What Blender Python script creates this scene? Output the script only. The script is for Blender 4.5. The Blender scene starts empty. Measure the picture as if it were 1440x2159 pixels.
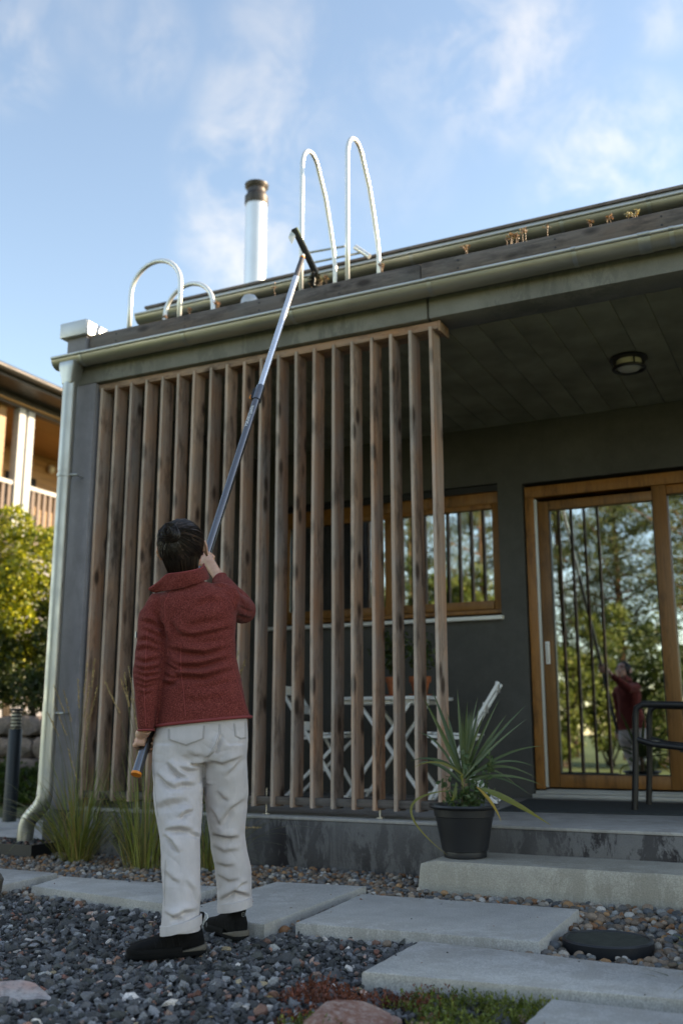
import bpy, bmesh, math, random
import numpy as np
from mathutils import Vector, Matrix, noise as mnoise
from mathutils.bvhtree import BVHTree

random.seed(7)
RNG = np.random.default_rng(11)
SC = bpy.context.scene
COL = SC.collection

# ------------------------------------------------------------------ camera
PW, PH = 1440.0, 2159.0            # photograph size, used to turn its pixels into directions
FPX = 2099.0
PITCH = math.radians(12.5)
YAW = math.radians(26.2)
CAM = np.array([0.0, 0.0, 0.8])
FW = np.array([-math.sin(YAW)*math.cos(PITCH), math.cos(YAW)*math.cos(PITCH), math.sin(PITCH)])
RT = np.array([math.cos(YAW), math.sin(YAW), 0.0])
UP = np.cross(RT, FW)
HF = np.array([-math.sin(YAW), math.cos(YAW), 0.0])

cam_data = bpy.data.cameras.new('camera')
cam = bpy.data.objects.new('camera', cam_data)
COL.objects.link(cam)
cam.location = CAM
cam.rotation_euler = (math.pi/2 + PITCH, 0, YAW)
cam_data.sensor_fit = 'VERTICAL'
cam_data.sensor_height = 36.0
cam_data.lens = FPX/PH*36.0
cam_data.clip_start = 0.05
cam_data.clip_end = 2000.0
cam_data.dof.use_dof = True
cam_data.dof.focus_distance = 4.15
cam_data.dof.aperture_fstop = 2.0
SC.camera = cam

# ------------------------------------------------------------------ light
SUN_AZ = math.radians(55)          # clockwise from +Y (into the house) towards +X
SUN_EL = math.radians(22)
world = bpy.data.worlds.new('World')
SC.world = world
world.use_nodes = True
wn, wl = world.node_tree.nodes, world.node_tree.links
wn.clear()
w_out = wn.new('ShaderNodeOutputWorld')
w_bg = wn.new('ShaderNodeBackground')
w_bg.inputs['Strength'].default_value = 0.13
sky = wn.new('ShaderNodeTexSky')
sky.sky_type = 'NISHITA'
sky.sun_disc = False
sky.sun_elevation = SUN_EL
sky.sun_rotation = SUN_AZ
sky.air_density = 1.0
sky.dust_density = 0.25
sky.ozone_density = 2.0
# thin drifting clouds over the whole sky, laid out by direction
tc = wn.new('ShaderNodeTexCoord')
sep = wn.new('ShaderNodeSeparateXYZ'); wl.new(tc.outputs['Generated'], sep.inputs[0])
zadd = wn.new('ShaderNodeMath'); zadd.operation = 'ADD'; zadd.inputs[1].default_value = 0.25
wl.new(sep.outputs['Z'], zadd.inputs[0])
zmax = wn.new('ShaderNodeMath'); zmax.operation = 'MAXIMUM'; zmax.inputs[1].default_value = 0.05
wl.new(zadd.outputs[0], zmax.inputs[0])
dvx = wn.new('ShaderNodeMath'); dvx.operation = 'DIVIDE'; wl.new(sep.outputs['X'], dvx.inputs[0]); wl.new(zmax.outputs[0], dvx.inputs[1])
dvy = wn.new('ShaderNodeMath'); dvy.operation = 'DIVIDE'; wl.new(sep.outputs['Y'], dvy.inputs[0]); wl.new(zmax.outputs[0], dvy.inputs[1])
comb = wn.new('ShaderNodeCombineXYZ'); wl.new(dvx.outputs[0], comb.inputs[0]); wl.new(dvy.outputs[0], comb.inputs[1])
CLOUD_OFF = (3.1, 1.7, 0.4)
cmap = wn.new('ShaderNodeMapping'); cmap.inputs['Location'].default_value = CLOUD_OFF
cmap.inputs['Scale'].default_value = (1.0, 1.0, 1.0)
wl.new(comb.outputs[0], cmap.inputs['Vector'])
cn1 = wn.new('ShaderNodeTexNoise'); cn1.inputs['Scale'].default_value = 2.1; cn1.inputs['Detail'].default_value = 3
cn1.inputs['Roughness'].default_value = 0.5
cn2 = wn.new('ShaderNodeTexNoise'); cn2.inputs['Scale'].default_value = 7.0; cn2.inputs['Detail'].default_value = 9
cn2.inputs['Roughness'].default_value = 0.62; cn2.inputs['Distortion'].default_value = 0.35; cn2.inputs['Scale'].default_value = 13.0
wl.new(cmap.outputs[0], cn1.inputs['Vector']); wl.new(tc.outputs['Generated'], cn2.inputs['Vector'])
r1 = wn.new('ShaderNodeMapRange'); r1.inputs['From Min'].default_value = 0.46; r1.inputs['From Max'].default_value = 0.68
r1.interpolation_type = 'SMOOTHSTEP'
wl.new(cn1.outputs['Fac'], r1.inputs['Value'])
r2 = wn.new('ShaderNodeMapRange'); r2.inputs['From Min'].default_value = 0.34; r2.inputs['From Max'].default_value = 0.72
r2.interpolation_type = 'SMOOTHSTEP'
wl.new(cn2.outputs['Fac'], r2.inputs['Value'])
cm = wn.new('ShaderNodeMath'); cm.operation = 'MULTIPLY'; wl.new(r1.outputs[0], cm.inputs[0]); wl.new(r2.outputs[0], cm.inputs[1])
def wmath(op, a, b, clamp=False):
    m = wn.new('ShaderNodeMath'); m.operation = op; m.use_clamp = clamp
    for i, v in enumerate((a, b)):
        if isinstance(v, (int, float)): m.inputs[i].default_value = v
        else: wl.new(v, m.inputs[i])
    return m.outputs[0]
# the clouds that stand over the house in the photograph, by their direction; the same sky goes on around them
def px_dir(x, y):
    d = FW*FPX + RT*(x - PW/2) - UP*(y - PH/2); return d/np.linalg.norm(d)
acc = None
for bx, by, br, bk in ((520, 500, 120, 1.0), (540, 370, 130, 0.95), (560, 230, 120, 0.6), (590, 110, 110, 0.45), (1050, 110, 150, 0.85), (930, 130, 90, 0.6), (1290, 340, 130, 1.0), (1240, 430, 110, 0.8), (1390, 30, 60, 0.6), (800, 120, 80, 0.4), (10, 120, 90, 0.6), (290, 90, 90, 0.45), (820, 330, 120, 0.25), (100, 30, 90, 0.3)):
    dt_ = wn.new('ShaderNodeVectorMath'); dt_.operation = 'DOT_PRODUCT'; wl.new(tc.outputs['Generated'], dt_.inputs[0]); dt_.inputs[1].default_value = tuple(px_dir(bx, by))
    mr = wn.new('ShaderNodeMapRange'); mr.interpolation_type = 'SMOOTHSTEP'; wl.new(dt_.outputs['Value'], mr.inputs['Value'])
    mr.inputs['From Min'].default_value = math.cos(1.5*br/FPX); mr.inputs['From Max'].default_value = 1.0; mr.inputs['To Max'].default_value = bk
    acc = mr.outputs[0] if acc is None else wmath('MAXIMUM', acc, mr.outputs[0])
dtf = wn.new('ShaderNodeVectorMath'); dtf.operation = 'DOT_PRODUCT'; wl.new(tc.outputs['Generated'], dtf.inputs[0]); dtf.inputs[1].default_value = tuple(px_dir(720, 300))
away = wn.new('ShaderNodeMapRange'); wl.new(dtf.outputs['Value'], away.inputs['Value'])
away.inputs['From Min'].default_value = math.cos(0.55); away.inputs['From Max'].default_value = math.cos(0.40); away.inputs['To Min'].default_value = 0.8; away.inputs['To Max'].default_value = 0.0
cmask = wmath('MAXIMUM', acc, wmath('MULTIPLY', r1.outputs[0], away.outputs[0]))
class _O: pass
cm2 = _O(); cm2.outputs = [wmath('MULTIPLY', wmath('MULTIPLY', cmask, r2.outputs[0]), 0.38, True)]
cmix = wn.new('ShaderNodeMix'); cmix.data_type = 'RGBA'
wl.new(cm2.outputs[0], cmix.inputs['Factor'])
wl.new(sky.outputs['Color'], cmix.inputs[6])
cmix.inputs[7].default_value = (4.0, 3.9, 3.75, 1)
wl.new(cmix.outputs[2], w_bg.inputs['Color'])
wl.new(w_bg.outputs[0], w_out.inputs['Surface'])

sun_d = bpy.data.lights.new('sun', 'SUN')
sun_d.energy = 4.2
sun_d.angle = math.radians(0.53)
sun_d.color = (1.0, 0.9, 0.76)
sun = bpy.data.objects.new('sun', sun_d)
COL.objects.link(sun)
sdir = Vector((math.sin(SUN_AZ)*math.cos(SUN_EL), math.cos(SUN_AZ)*math.cos(SUN_EL), math.sin(SUN_EL)))
sun.rotation_euler = sdir.to_track_quat('Z', 'Y').to_euler()
sun.location = (30, 20, 20)

SC.view_settings.view_transform = 'Standard'
SC.view_settings.look = 'None'
SC.view_settings.exposure = 1.62
SC.view_settings.use_white_balance = True
SC.view_settings.white_balance_temperature = 8300
SC.view_settings.white_balance_tint = 11
SC.view_settings.gamma = 1.0
SC.view_settings.use_curve_mapping = False
SC.render.engine = 'CYCLES'
SC.cycles.use_denoising = True
SC.cycles.max_bounces = 8
SC.cycles.transparent_max_bounces = 12
SC.cycles.sample_clamp_indirect = 6.0
SC.cycles.caustics_reflective = False
SC.cycles.caustics_refractive = False

# ------------------------------------------------------------------ helpers
def px_ray(x, y):
    d = FW*FPX + RT*(x - PW/2) - UP*(y - PH/2)
    return d/np.linalg.norm(d)
def at_y(x, y, Y): r = px_ray(x, y); return CAM + r*(Y - CAM[1])/r[1]
def at_x(x, y, X): r = px_ray(x, y); return CAM + r*(X - CAM[0])/r[0]
def at_z(x, y, Z): r = px_ray(x, y); return CAM + r*(Z - CAM[2])/r[2]
def at_d(x, y, d): r = px_ray(x, y); return CAM + r*d/(r @ HF)      # d = horizontal distance ahead of the camera
def project(P):
    q = np.asarray(P, float) - CAM
    z = q @ FW
    return np.stack([PW/2 + FPX*(q @ RT)/z, PH/2 - FPX*(q @ UP)/z], -1)

def root_loc(o):
    v = Vector((0, 0, 0))
    while o is not None:
        v += o.location; o = o.parent
    return v

def link_mesh(name, me, mat, parent=None, loc=None):
    o = bpy.data.objects.new(name, me)
    COL.objects.link(o)
    if mat is not None and not me.materials: me.materials.append(mat)
    if parent is not None: o.parent = parent
    if loc is not None: o.location = loc
    return o

def np_mesh(name, V, F, smooth=False, cols=None):
    V = np.asarray(V, np.float32); F = np.asarray(F, np.int32)
    me = bpy.data.meshes.new(name)
    me.vertices.add(len(V)); me.vertices.foreach_set('co', V.ravel())
    n, k = F.shape
    me.loops.add(n*k); me.loops.foreach_set('vertex_index', F.ravel())
    me.polygons.add(n)
    me.polygons.foreach_set('loop_start', np.arange(0, n*k, k, dtype=np.int32))
    me.polygons.foreach_set('loop_total', np.full(n, k, np.int32))
    me.polygons.foreach_set('use_smooth', np.full(n, smooth, bool))
    if cols is not None:
        a = me.color_attributes.new('Col', 'FLOAT_COLOR', 'POINT')
        c = np.ones((len(V), 4), np.float32); c[:, :3] = cols
        a.data.foreach_set('color', c.ravel())
    me.update(calc_edges=True)
    return me

class MB:
    """collects shapes into one mesh"""
    def __init__(s): s.v = []; s.f = []
    def add(s, verts, faces):
        b = len(s.v); s.v += [tuple(map(float, p)) for p in verts]; s.f += [tuple(i + b for i in f) for f in faces]; return s
    def box(s, x0, x1, y0, y1, z0, z1):
        return s.add([(x0,y0,z0),(x1,y0,z0),(x1,y1,z0),(x0,y1,z0),(x0,y0,z1),(x1,y0,z1),(x1,y1,z1),(x0,y1,z1)],
                     [(0,3,2,1),(4,5,6,7),(0,1,5,4),(1,2,6,5),(2,3,7,6),(3,0,4,7)])
    def bar(s, a, b, w, h, upv=(0, 0, 1)):
        a = Vector(a); b = Vector(b); t = (b - a).normalized(); u = Vector(upv)
        x = t.cross(u)
        if x.length < 1e-4: x = t.cross(Vector((0, 1, 0)))
        x.normalize(); y = x.cross(t)
        vs = []
        for p in (a, b):
            for i, j in ((-1,-1),(1,-1),(1,1),(-1,1)): vs.append(p + x*(i*w/2) + y*(j*h/2))
        return s.add(vs, [(0,1,2,3),(7,6,5,4),(0,4,5,1),(1,5,6,2),(2,6,7,3),(3,7,4,0)])
    def tube(s, pts, rad, n=12, caps=True, squash=None):
        pts = [Vector(p) for p in pts]; m = len(pts)
        if not hasattr(rad, '__len__'): rad = [rad]*m
        t0 = (pts[1] - pts[0]).normalized()
        x = t0.cross(Vector((0, 0, 1)))
        if x.length < 1e-3: x = t0.cross(Vector((0, 1, 0)))
        x.normalize(); vs = []
        for i, p in enumerate(pts):
            t = (pts[min(i+1, m-1)] - pts[max(i-1, 0)]).normalized()
            x = (x - t*x.dot(t)).normalized(); y = t.cross(x)
            for k in range(n):
                a = 2*math.pi*k/n
                vs.append(p + (x*math.cos(a) + y*math.sin(a))*rad[i])
        fs = []
        for i in range(m-1):
            for k in range(n):
                k2 = (k+1) % n
                fs.append((i*n+k, i*n+k2, (i+1)*n+k2, (i+1)*n+k))
        if caps:
            fs.append(tuple(range(n))[::-1]); fs.append(tuple((m-1)*n + k for k in range(n)))
        return s.add(vs, fs)
    def loft(s, rings, caps=True):
        n = len(rings[0]); vs = [p for r in rings for p in r]; fs = []
        for i in range(len(rings)-1):
            for k in range(n):
                k2 = (k+1) % n
                fs.append((i*n+k, i*n+k2, (i+1)*n+k2, (i+1)*n+k))
        if caps:
            fs.append(tuple(range(n))[::-1]); fs.append(tuple((len(rings)-1)*n + k for k in range(n)))
        return s.add(vs, fs)
    def lathe(s, prof, c=(0, 0, 0), n=32, caps=True):
        rings = [[(c[0] + r*math.cos(2*math.pi*k/n), c[1] + r*math.sin(2*math.pi*k/n), c[2] + z) for k in range(n)] for r, z in prof]
        return s.loft(rings, caps)
    def ball(s, c, r, n=14, m=9):
        rings = []
        for i in range(1, m):
            a = math.pi*i/m
            rings.append([(c[0] + r[0]*math.sin(a)*math.cos(2*math.pi*k/n), c[1] + r[1]*math.sin(a)*math.sin(2*math.pi*k/n), c[2] - r[2]*math.cos(a)) for k in range(n)])
        return s.loft(rings)
    def mesh(s, name, smooth=False, bevel=0.0, seg=2, angle=40):
        me = bpy.data.meshes.new(name)
        me.from_pydata(s.v, [], s.f); me.update()
        bm = bmesh.new(); bm.from_mesh(me)
        bmesh.ops.recalc_face_normals(bm, faces=bm.faces)
        if bevel:
            ed = [e for e in bm.edges if len(e.link_faces) == 2 and e.calc_face_angle(0) > math.radians(30)]
            bmesh.ops.bevel(bm, geom=ed, offset=bevel, segments=seg, affect='EDGES', clamp_overlap=True, profile=0.5)
        bm.to_mesh(me); bm.free()
        if smooth or bevel:
            me.polygons.foreach_set('use_smooth', [True]*len(me.polygons))
            if angle: me.set_sharp_from_angle(angle=math.radians(angle))
        return me
    def build(s, name, mat, parent=None, smooth=False, bevel=0.0, seg=2, angle=40):
        if parent is not None:
            o = root_loc(parent); s.v = [(p[0]-o.x, p[1]-o.y, p[2]-o.z) for p in s.v]
        return link_mesh(name, s.mesh(name, smooth, bevel, seg, angle), mat, parent)

def thing(name, label, cat, loc=(0, 0, 0), group=None):
    o = bpy.data.objects.new(name, None); COL.objects.link(o)
    o.empty_display_size = 0.1
    o.location = loc; o['label'] = label; o['category'] = cat
    if group: o['group'] = group
    return o
def tag(o, label=None, cat=None, group=None, kind=None):
    if label: o['label'] = label
    if cat: o['category'] = cat
    if group: o['group'] = group
    if kind: o['kind'] = kind
    return o
def copy_tree(o, parent=None):
    c = o.copy(); COL.objects.link(c); c.parent = parent
    for ch in list(o.children): copy_tree(ch, c)
    return c
def bez(p0, p1, p2, n):
    p0, p1, p2 = Vector(p0), Vector(p1), Vector(p2)
    return [p0*(1-t)**2 + p1*2*t*(1-t) + p2*t*t for t in [i/(n-1) for i in range(n)]]

# ------------------------------------------------------------------ materials
class NT:
    def __init__(s, name):
        s.m = bpy.data.materials.new(name); s.m.use_nodes = True
        s.t = s.m.node_tree; s.t.nodes.clear()
        s.out = s.n('ShaderNodeOutputMaterial'); s.b = s.n('ShaderNodeBsdfPrincipled')
        s.l(s.b.outputs[0], s.out.inputs['Surface'])
    def n(s, t, **k):
        nd = s.t.nodes.new(t)
        for a, v in k.items(): setattr(nd, a, v)
        return nd
    def l(s, a, b): s.t.links.new(a, b)
    def coord(s, scale=(1, 1, 1), space='Object', rnd=0.0):
        tc = s.n('ShaderNodeTexCoord'); mp = s.n('ShaderNodeMapping')
        mp.inputs['Scale'].default_value = scale
        src = tc.outputs[space]
        if rnd:
            oi = s.n('ShaderNodeObjectInfo'); mu = s.n('ShaderNodeVectorMath', operation='SCALE')
            cb = s.n('ShaderNodeCombineXYZ')
            s.l(oi.outputs['Random'], cb.inputs[0]); s.l(oi.outputs['Random'], cb.inputs[1]); s.l(oi.outputs['Random'], cb.inputs[2])
            s.l(cb.outputs[0], mu.inputs[0]); mu.inputs['Scale'].default_value = rnd
            ad = s.n('ShaderNodeVectorMath', operation='ADD'); s.l(src, ad.inputs[0]); s.l(mu.outputs[0], ad.inputs[1]); src = ad.outputs[0]
        s.l(src, mp.inputs['Vector'])
        return mp.outputs[0]
    def noise(s, vec, scale, detail=4, rough=0.55, dist=0.0):
        nd = s.n('ShaderNodeTexNoise'); s.l(vec, nd.inputs['Vector'])
        nd.inputs['Scale'].default_value = scale; nd.inputs['Detail'].default_value = detail
        nd.inputs['Roughness'].default_value = rough; nd.inputs['Distortion'].default_value = dist
        return nd.outputs['Fac']
    def ramp(s, fac, stops):
        r = s.n('ShaderNodeValToRGB'); s.l(fac, r.inputs[0])
        e = r.color_ramp.elements
        while len(e) < len(stops): e.new(0.5)
        for i, (p, c) in enumerate(stops):
            e[i].position = p
            e[i].color = (c, c, c, 1) if not hasattr(c, '__len__') else (c[0], c[1], c[2], 1)
        return r.outputs[0]
    def mix(s, fac, a, b, mode='MIX'):
        m = s.n('ShaderNodeMix', data_type='RGBA', blend_type=mode)
        for i, v in ((0, fac), (6, a), (7, b)):
            if hasattr(v, 'default_value'): s.l(v, m.inputs[i])
            elif i == 0: m.inputs[0].default_value = v
            else: m.inputs[i].default_value = (v[0], v[1], v[2], 1)
        return m.outputs[2]
    def math(s, op, a, b=0.0):
        m = s.n('ShaderNodeMath', operation=op)
        for i, v in enumerate((a, b)):
            if hasattr(v, 'default_value'): s.l(v, m.inputs[i])
            else: m.inputs[i].default_value = v
        return m.outputs[0]
    def set(s, color=None, rough=None, metal=None, **k):
        for nm, v in (('Base Color', color), ('Roughness', rough), ('Metallic', metal)):
            if v is None: continue
            if hasattr(v, 'default_value'): s.l(v, s.b.inputs[nm])
            else: s.b.inputs[nm].default_value = (v[0], v[1], v[2], 1) if hasattr(v, '__len__') else v
        for nm, v in k.items():
            s.b.inputs[nm.replace('_', ' ')].default_value = v
        return s
    def bump(s, h, strength=0.3, dist=0.01):
        b = s.n('ShaderNodeBump'); b.inputs['Strength'].default_value = strength; b.inputs['Distance'].default_value = dist
        s.l(h, b.inputs['Height']); s.l(b.outputs[0], s.b.inputs['Normal']); return s

def simple(name, col, rough=0.5, metal=0.0, var=0.25, scale=8.0, bump=0.0, bscale=60.0, rnd=0.0, **k):
    t = NT(name); v = t.coord(rnd=rnd)
    f = t.noise(v, scale, 5)
    lo = tuple(c*(1-var) for c in col); hi = tuple(min(1, c*(1+var)) for c in col)
    c = t.ramp(f, [(0.3, lo), (0.7, hi)])
    t.set(c, rough, metal, **k)
    if bump: t.bump(t.noise(v, bscale, 4), bump, 0.004)
    return t.m

def concrete(name, col, stain=(0.0, (0.02, 0.02, 0.02)), speck=0.3, rough=0.85, bump=0.35, pores=True, bs=140):
    t = NT(name); v = t.coord(space='Object')
    big = t.noise(v, 1.3, 5, 0.6); mid = t.noise(v, 9, 6, 0.65); fine = t.noise(v, 160, 3, 0.7)
    c = t.ramp(big, [(0.3, tuple(x*0.8 for x in col)), (0.7, tuple(x*1.15 for x in col))])
    c = t.mix(0.6, c, t.ramp(mid, [(0.3, 0.72), (0.7, 1.0)]), 'MULTIPLY')
    c = t.mix(speck, c, t.ramp(fine, [(0.35, 0.35), (0.65, 1.25)]), 'MULTIPLY')
    if stain[0]:
        vs = t.coord((1, 1, 0.35)); sn = t.noise(vs, 8, 9, 0.78, 0.4); sm = t.noise(vs, 1.1, 3)
        f = t.math('MULTIPLY', t.ramp(sn, [(0.475, 0.0), (0.53, 1.0)]), t.ramp(sm, [(0.38, 0.0), (0.56, min(1, stain[0]))]))
        c = t.mix(f, c, stain[1])
    t.set(c, rough)
    h = t.math('ADD', t.noise(v, bs, 5, 0.6), t.math('MULTIPLY', mid, 1.5))
    t.bump(h, bump, 0.006)
    return t.m

def wood(name, light, dark, orange, grey=0.5, axis='Z', rnd=37.0, rough=0.75, knots=True, edge_light=None):
    t = NT(name)
    sc = {'Z': (1, 1, 0.045), 'X': (0.045, 1, 1), 'Y': (1, 0.045, 1)}[axis]
    v = t.coord(sc, rnd=rnd); v1 = t.coord((1, 1, 1), rnd=rnd)
    oi = t.n('ShaderNodeObjectInfo')
    g = t.noise(v, 30 if edge_light else 55, 7, 0.72, 0.5); b = t.noise(v, 9, 4, 0.6, 0.6)
    c = t.ramp(g, [(0.28, dark), (0.5, light), (0.72, tuple(x*1.18 for x in light))])
    of = t.ramp(b, [(0.44, 0.0), (0.62, 1.0)])
    c = t.mix(of, c, t.mix(0.35, orange, c, 'MIX'))
    w = t.noise(v1, 2.2, 5, 0.6)
    gr = t.ramp(w, [(0.38, 0.0), (0.66, grey)])
    gl = sum(light)/3
    c = t.mix(gr, c, t.ramp(g, [(0.3, (gl*0.6, gl*0.6, gl*0.62)), (0.7, (gl*1.15, gl*1.13, gl*1.12))]))
    ob = t.ramp(oi.outputs['Random'], [(0.0, (0.5, 0.5, 0.52)), (0.25, (1.0, 0.9, 0.82)), (0.5, (0.75, 0.74, 0.75)), (0.75, (1.05, 0.9, 0.78)), (1.0, (1.15, 1.08, 1.02))])
    c = t.mix(0.8, c, ob, 'MULTIPLY')
    dk = t.noise(t.coord({'Z': (1, 1, 0.25), 'X': (0.25, 1, 1), 'Y': (1, 0.25, 1)}[axis], rnd=rnd), 9, 6, 0.75)
    c = t.mix(t.ramp(dk, [(0.50, 0.0), (0.66, 0.8)]), c, tuple(x*0.45 for x in dark))
    if knots:
        vk = t.coord({'Z': (1, 1, 0.42), 'X': (0.42, 1, 1), 'Y': (1, 0.42, 1)}[axis], rnd=rnd)
        vo = t.n('ShaderNodeTexVoronoi', feature='F1'); t.l(vk, vo.inputs['Vector']); vo.inputs['Scale'].default_value = 8.5
        vo.inputs['Randomness'].default_value = 1.0
        kf = t.ramp(vo.outputs['Distance'], [(0.13, 1.0), (0.27, 0.0)])
        c = t.mix(t.math('MULTIPLY', kf, 0.9), c, (dark[0]*0.3, dark[1]*0.24, dark[2]*0.2))
    if edge_light:      # front edge painted paler, standing in for the brighter sky light on it
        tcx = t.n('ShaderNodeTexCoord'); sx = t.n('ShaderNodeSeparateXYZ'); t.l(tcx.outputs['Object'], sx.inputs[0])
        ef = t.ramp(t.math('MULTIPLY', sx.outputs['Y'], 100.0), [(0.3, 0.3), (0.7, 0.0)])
        c = t.mix(ef, c, t.ramp(g, [(0.3, tuple(x*0.75 for x in edge_light)), (0.7, tuple(x*1.1 for x in edge_light))]))
    t.set(c, rough)
    t.bump(g, 0.45, 0.003)
    return t.m

def metal(name, col, rough=0.35, metallic=0.85, streak=0.25, axis='Z', rnd=0.0):
    t = NT(name)
    v = t.coord({'Z': (1, 1, 0.1), 'X': (0.1, 1, 1), 'Y': (1, 0.1, 1)}[axis], rnd=rnd); v1 = t.coord()
    n1 = t.noise(v, 14, 5); n2 = t.noise(v1, 5, 6, 0.65)
    c = t.ramp(n1, [(0.3, tuple(x*(1-streak) for x in col)), (0.7, tuple(min(1, x*(1+streak*0.6)) for x in col))])
    r = t.ramp(n2, [(0.3, max(0.05, rough-0.1)), (0.7, rough+0.12)])
    t.set(c, r, metallic)
    t.bump(n2, 0.012, 0.01)
    return t.m

def leaf_mat(name, trans=0.35, rough=0.45, tint=(1, 1, 1), jitter=0.3):
    """colour from the per-leaf attribute, some light passes through"""
    t = NT(name)
    a = t.n('ShaderNodeAttribute', attribute_name='Col')
    c = t.mix(1.0, a.outputs['Color'], tint, 'MULTIPLY')
    v = t.coord(); c = t.mix(jitter, c, t.ramp(t.noise(v, 3, 3), [(0.3, 0.5), (0.7, 1.3)]), 'MULTIPLY')
    t.set(c, rough)
    tr = t.n('ShaderNodeBsdfTranslucent'); t.l(t.mix(1.0, c, (1.3, 1.25, 0.6), 'MULTIPLY'), tr.inputs['Color'])
    mx = t.n('ShaderNodeMixShader'); mx.inputs[0].default_value = trans
    t.l(t.b.outputs[0], mx.inputs[1]); t.l(tr.outputs[0], mx.inputs[2]); t.l(mx.outputs[0], t.out.inputs['Surface'])
    return t.m

def attr_stone(name, rough=0.8, speck=0.5, s=220):
    t = NT(name)
    a = t.n('ShaderNodeAttribute', attribute_name='Col'); v = t.coord()
    f = t.noise(v, s, 4, 0.7)
    c = t.mix(speck, a.outputs['Color'], t.ramp(f, [(0.35, 0.3), (0.5, 0.9), (0.68, 1.7)]), 'MULTIPLY')
    t.set(c, rough); t.bump(f, 0.4, 0.002)
    return t.m

M = {}
M['render_wall'] = concrete('dark_rendered_concrete', (0.085, 0.083, 0.09), (0.7, (0.018, 0.016, 0.018)), 0.25)
M['column'] = concrete('grey_rendered_concrete', (0.29, 0.275, 0.295), (0.3, (0.14, 0.135, 0.145)), 0.2)
M['plinth'] = concrete('plinth_render', (0.165, 0.16, 0.16), (1.3, (0.022, 0.018, 0.02)), 0.3, bump=0.6, bs=70)
M['beam'] = concrete('beam_concrete', (0.26, 0.25, 0.225), (0.6, (0.12, 0.12, 0.11)), 0.25)
M['wall_back'] = concrete('charcoal_wall_render', (0.10, 0.098, 0.092), (0.3, (0.075, 0.073, 0.07)), 0.3, bump=0.35)
M['deck'] = concrete('deck_concrete', (0.42, 0.40, 0.38), (0.35, (0.16, 0.145, 0.13)), 0.25)
M['slab'] = concrete('paving_concrete', (0.55, 0.53, 0.50), (0.5, (0.33, 0.305, 0.27)), 0.5, bump=0.5, bs=200)
M['step'] = concrete('step_concrete', (0.43, 0.40, 0.345), (0.4, (0.2, 0.18, 0.14)), 0.45, bump=0.5, bs=110)
M['slat'] = wood('weathered_larch', (0.47, 0.32, 0.235), (0.125, 0.077, 0.056), (0.42, 0.175, 0.075), 0.65, edge_light=(0.66, 0.55, 0.46))
M['rail'] = wood('rail_larch', (0.42, 0.27, 0.175), (0.2, 0.115, 0.07), (0.42, 0.19, 0.08), 0.4, axis='X')
M['railbot'] = wood('dark_bottom_rail', (0.15, 0.13, 0.12), (0.07, 0.058, 0.05), (0.13, 0.09, 0.065), 0.8, axis='X')
M['fascia'] = wood('grey_fascia_wood', (0.185, 0.15, 0.135), (0.08, 0.062, 0.055), (0.16, 0.105, 0.075), 0.7, axis='X')
M['oak'] = wood('oiled_oak_frame', (0.33, 0.155, 0.045), (0.20, 0.085, 0.022), (0.36, 0.15, 0.03), 0.0, axis='Z', rough=0.45, knots=False)
M['ceil'] = simple('board_marked_concrete', (0.27, 0.26, 0.19), 0.8, var=0.3, scale=3, bump=0.2, rnd=19)
M['zinc'] = metal('dull_zinc', (0.42, 0.395, 0.33), 0.42, 0.75, 0.2, 'X')
M['flash'] = metal('pale_flashing', (0.56, 0.56, 0.545), 0.45, 0.6, 0.1, 'X')
M['galv'] = metal('galvanised_pipe', (0.46, 0.465, 0.44), 0.42, 0.9, 0.16, 'Z')
M['rail_steel'] = metal('pale_handrail', (0.78, 0.79, 0.78), 0.4, 0.55, 0.05, 'Z')
M['steel'] = metal('bolt_steel', (0.6, 0.6, 0.6), 0.3, 0.95, 0.1)
M['flue'] = simple('flue_steel', (0.80, 0.79, 0.77), 0.35, 0.75, var=0.06, scale=2)
M['flue_cap'] = metal('sooty_flue_cap', (0.09, 0.08, 0.075), 0.5, 0.8, 0.4, 'Z')
M['white'] = simple('white_enamel', (0.84, 0.84, 0.84), 0.4, var=0.06)
M['white_alu'] = simple('white_aluminium', (0.82, 0.82, 0.81), 0.38, var=0.06)
M['strip'] = metal('silver_edge_strip', (0.6, 0.6, 0.58), 0.4, 0.7, 0.1)
M['black_metal'] = simple('black_powder_coat', (0.012, 0.012, 0.014), 0.42, var=0.2)
M['black_plastic'] = simple('black_plastic', (0.014, 0.015, 0.018), 0.45, var=0.3, scale=5, bump=0.1, bscale=200)
M['rubber'] = simple('dark_lid_rubber', (0.035, 0.04, 0.032), 0.7, var=0.4, scale=30, bump=0.3, bscale=90)
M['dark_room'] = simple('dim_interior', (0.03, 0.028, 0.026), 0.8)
M['terracotta'] = simple('terracotta', (0.42, 0.12, 0.045), 0.75, var=0.2, scale=12)
M['soil'] = simple('dark_soil', (0.03, 0.024, 0.018), 0.95, var=0.5, scale=40, bump=0.6, bscale=80)
M['mat'] = simple('coarse_door_mat', (0.035, 0.042, 0.045), 0.95, var=0.5, scale=90, bump=0.8, bscale=240)
M['orange'] = simple('orange_plastic', (0.85, 0.25, 0.015), 0.4, var=0.05)
M['lamp_glass'] = simple('frosted_lamp_glass', (0.62, 0.6, 0.52), 0.35, var=0.05)
M['leaf'] = leaf_mat('leaf', 0.35)
M['blade'] = leaf_mat('blade', 0.2, 0.4, jitter=0.15)
M['bark'] = simple('pine_bark', (0.16, 0.085, 0.05), 0.9, var=0.5, scale=9, bump=0.8, bscale=25)
M['branch'] = simple('brown_bark', (0.07, 0.05, 0.035), 0.9, var=0.4, scale=12, bump=0.5)
M['stone'] = attr_stone('crushed_stone')
M['pebble'] = attr_stone('round_pebble', 0.6, 0.4, 180)

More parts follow.
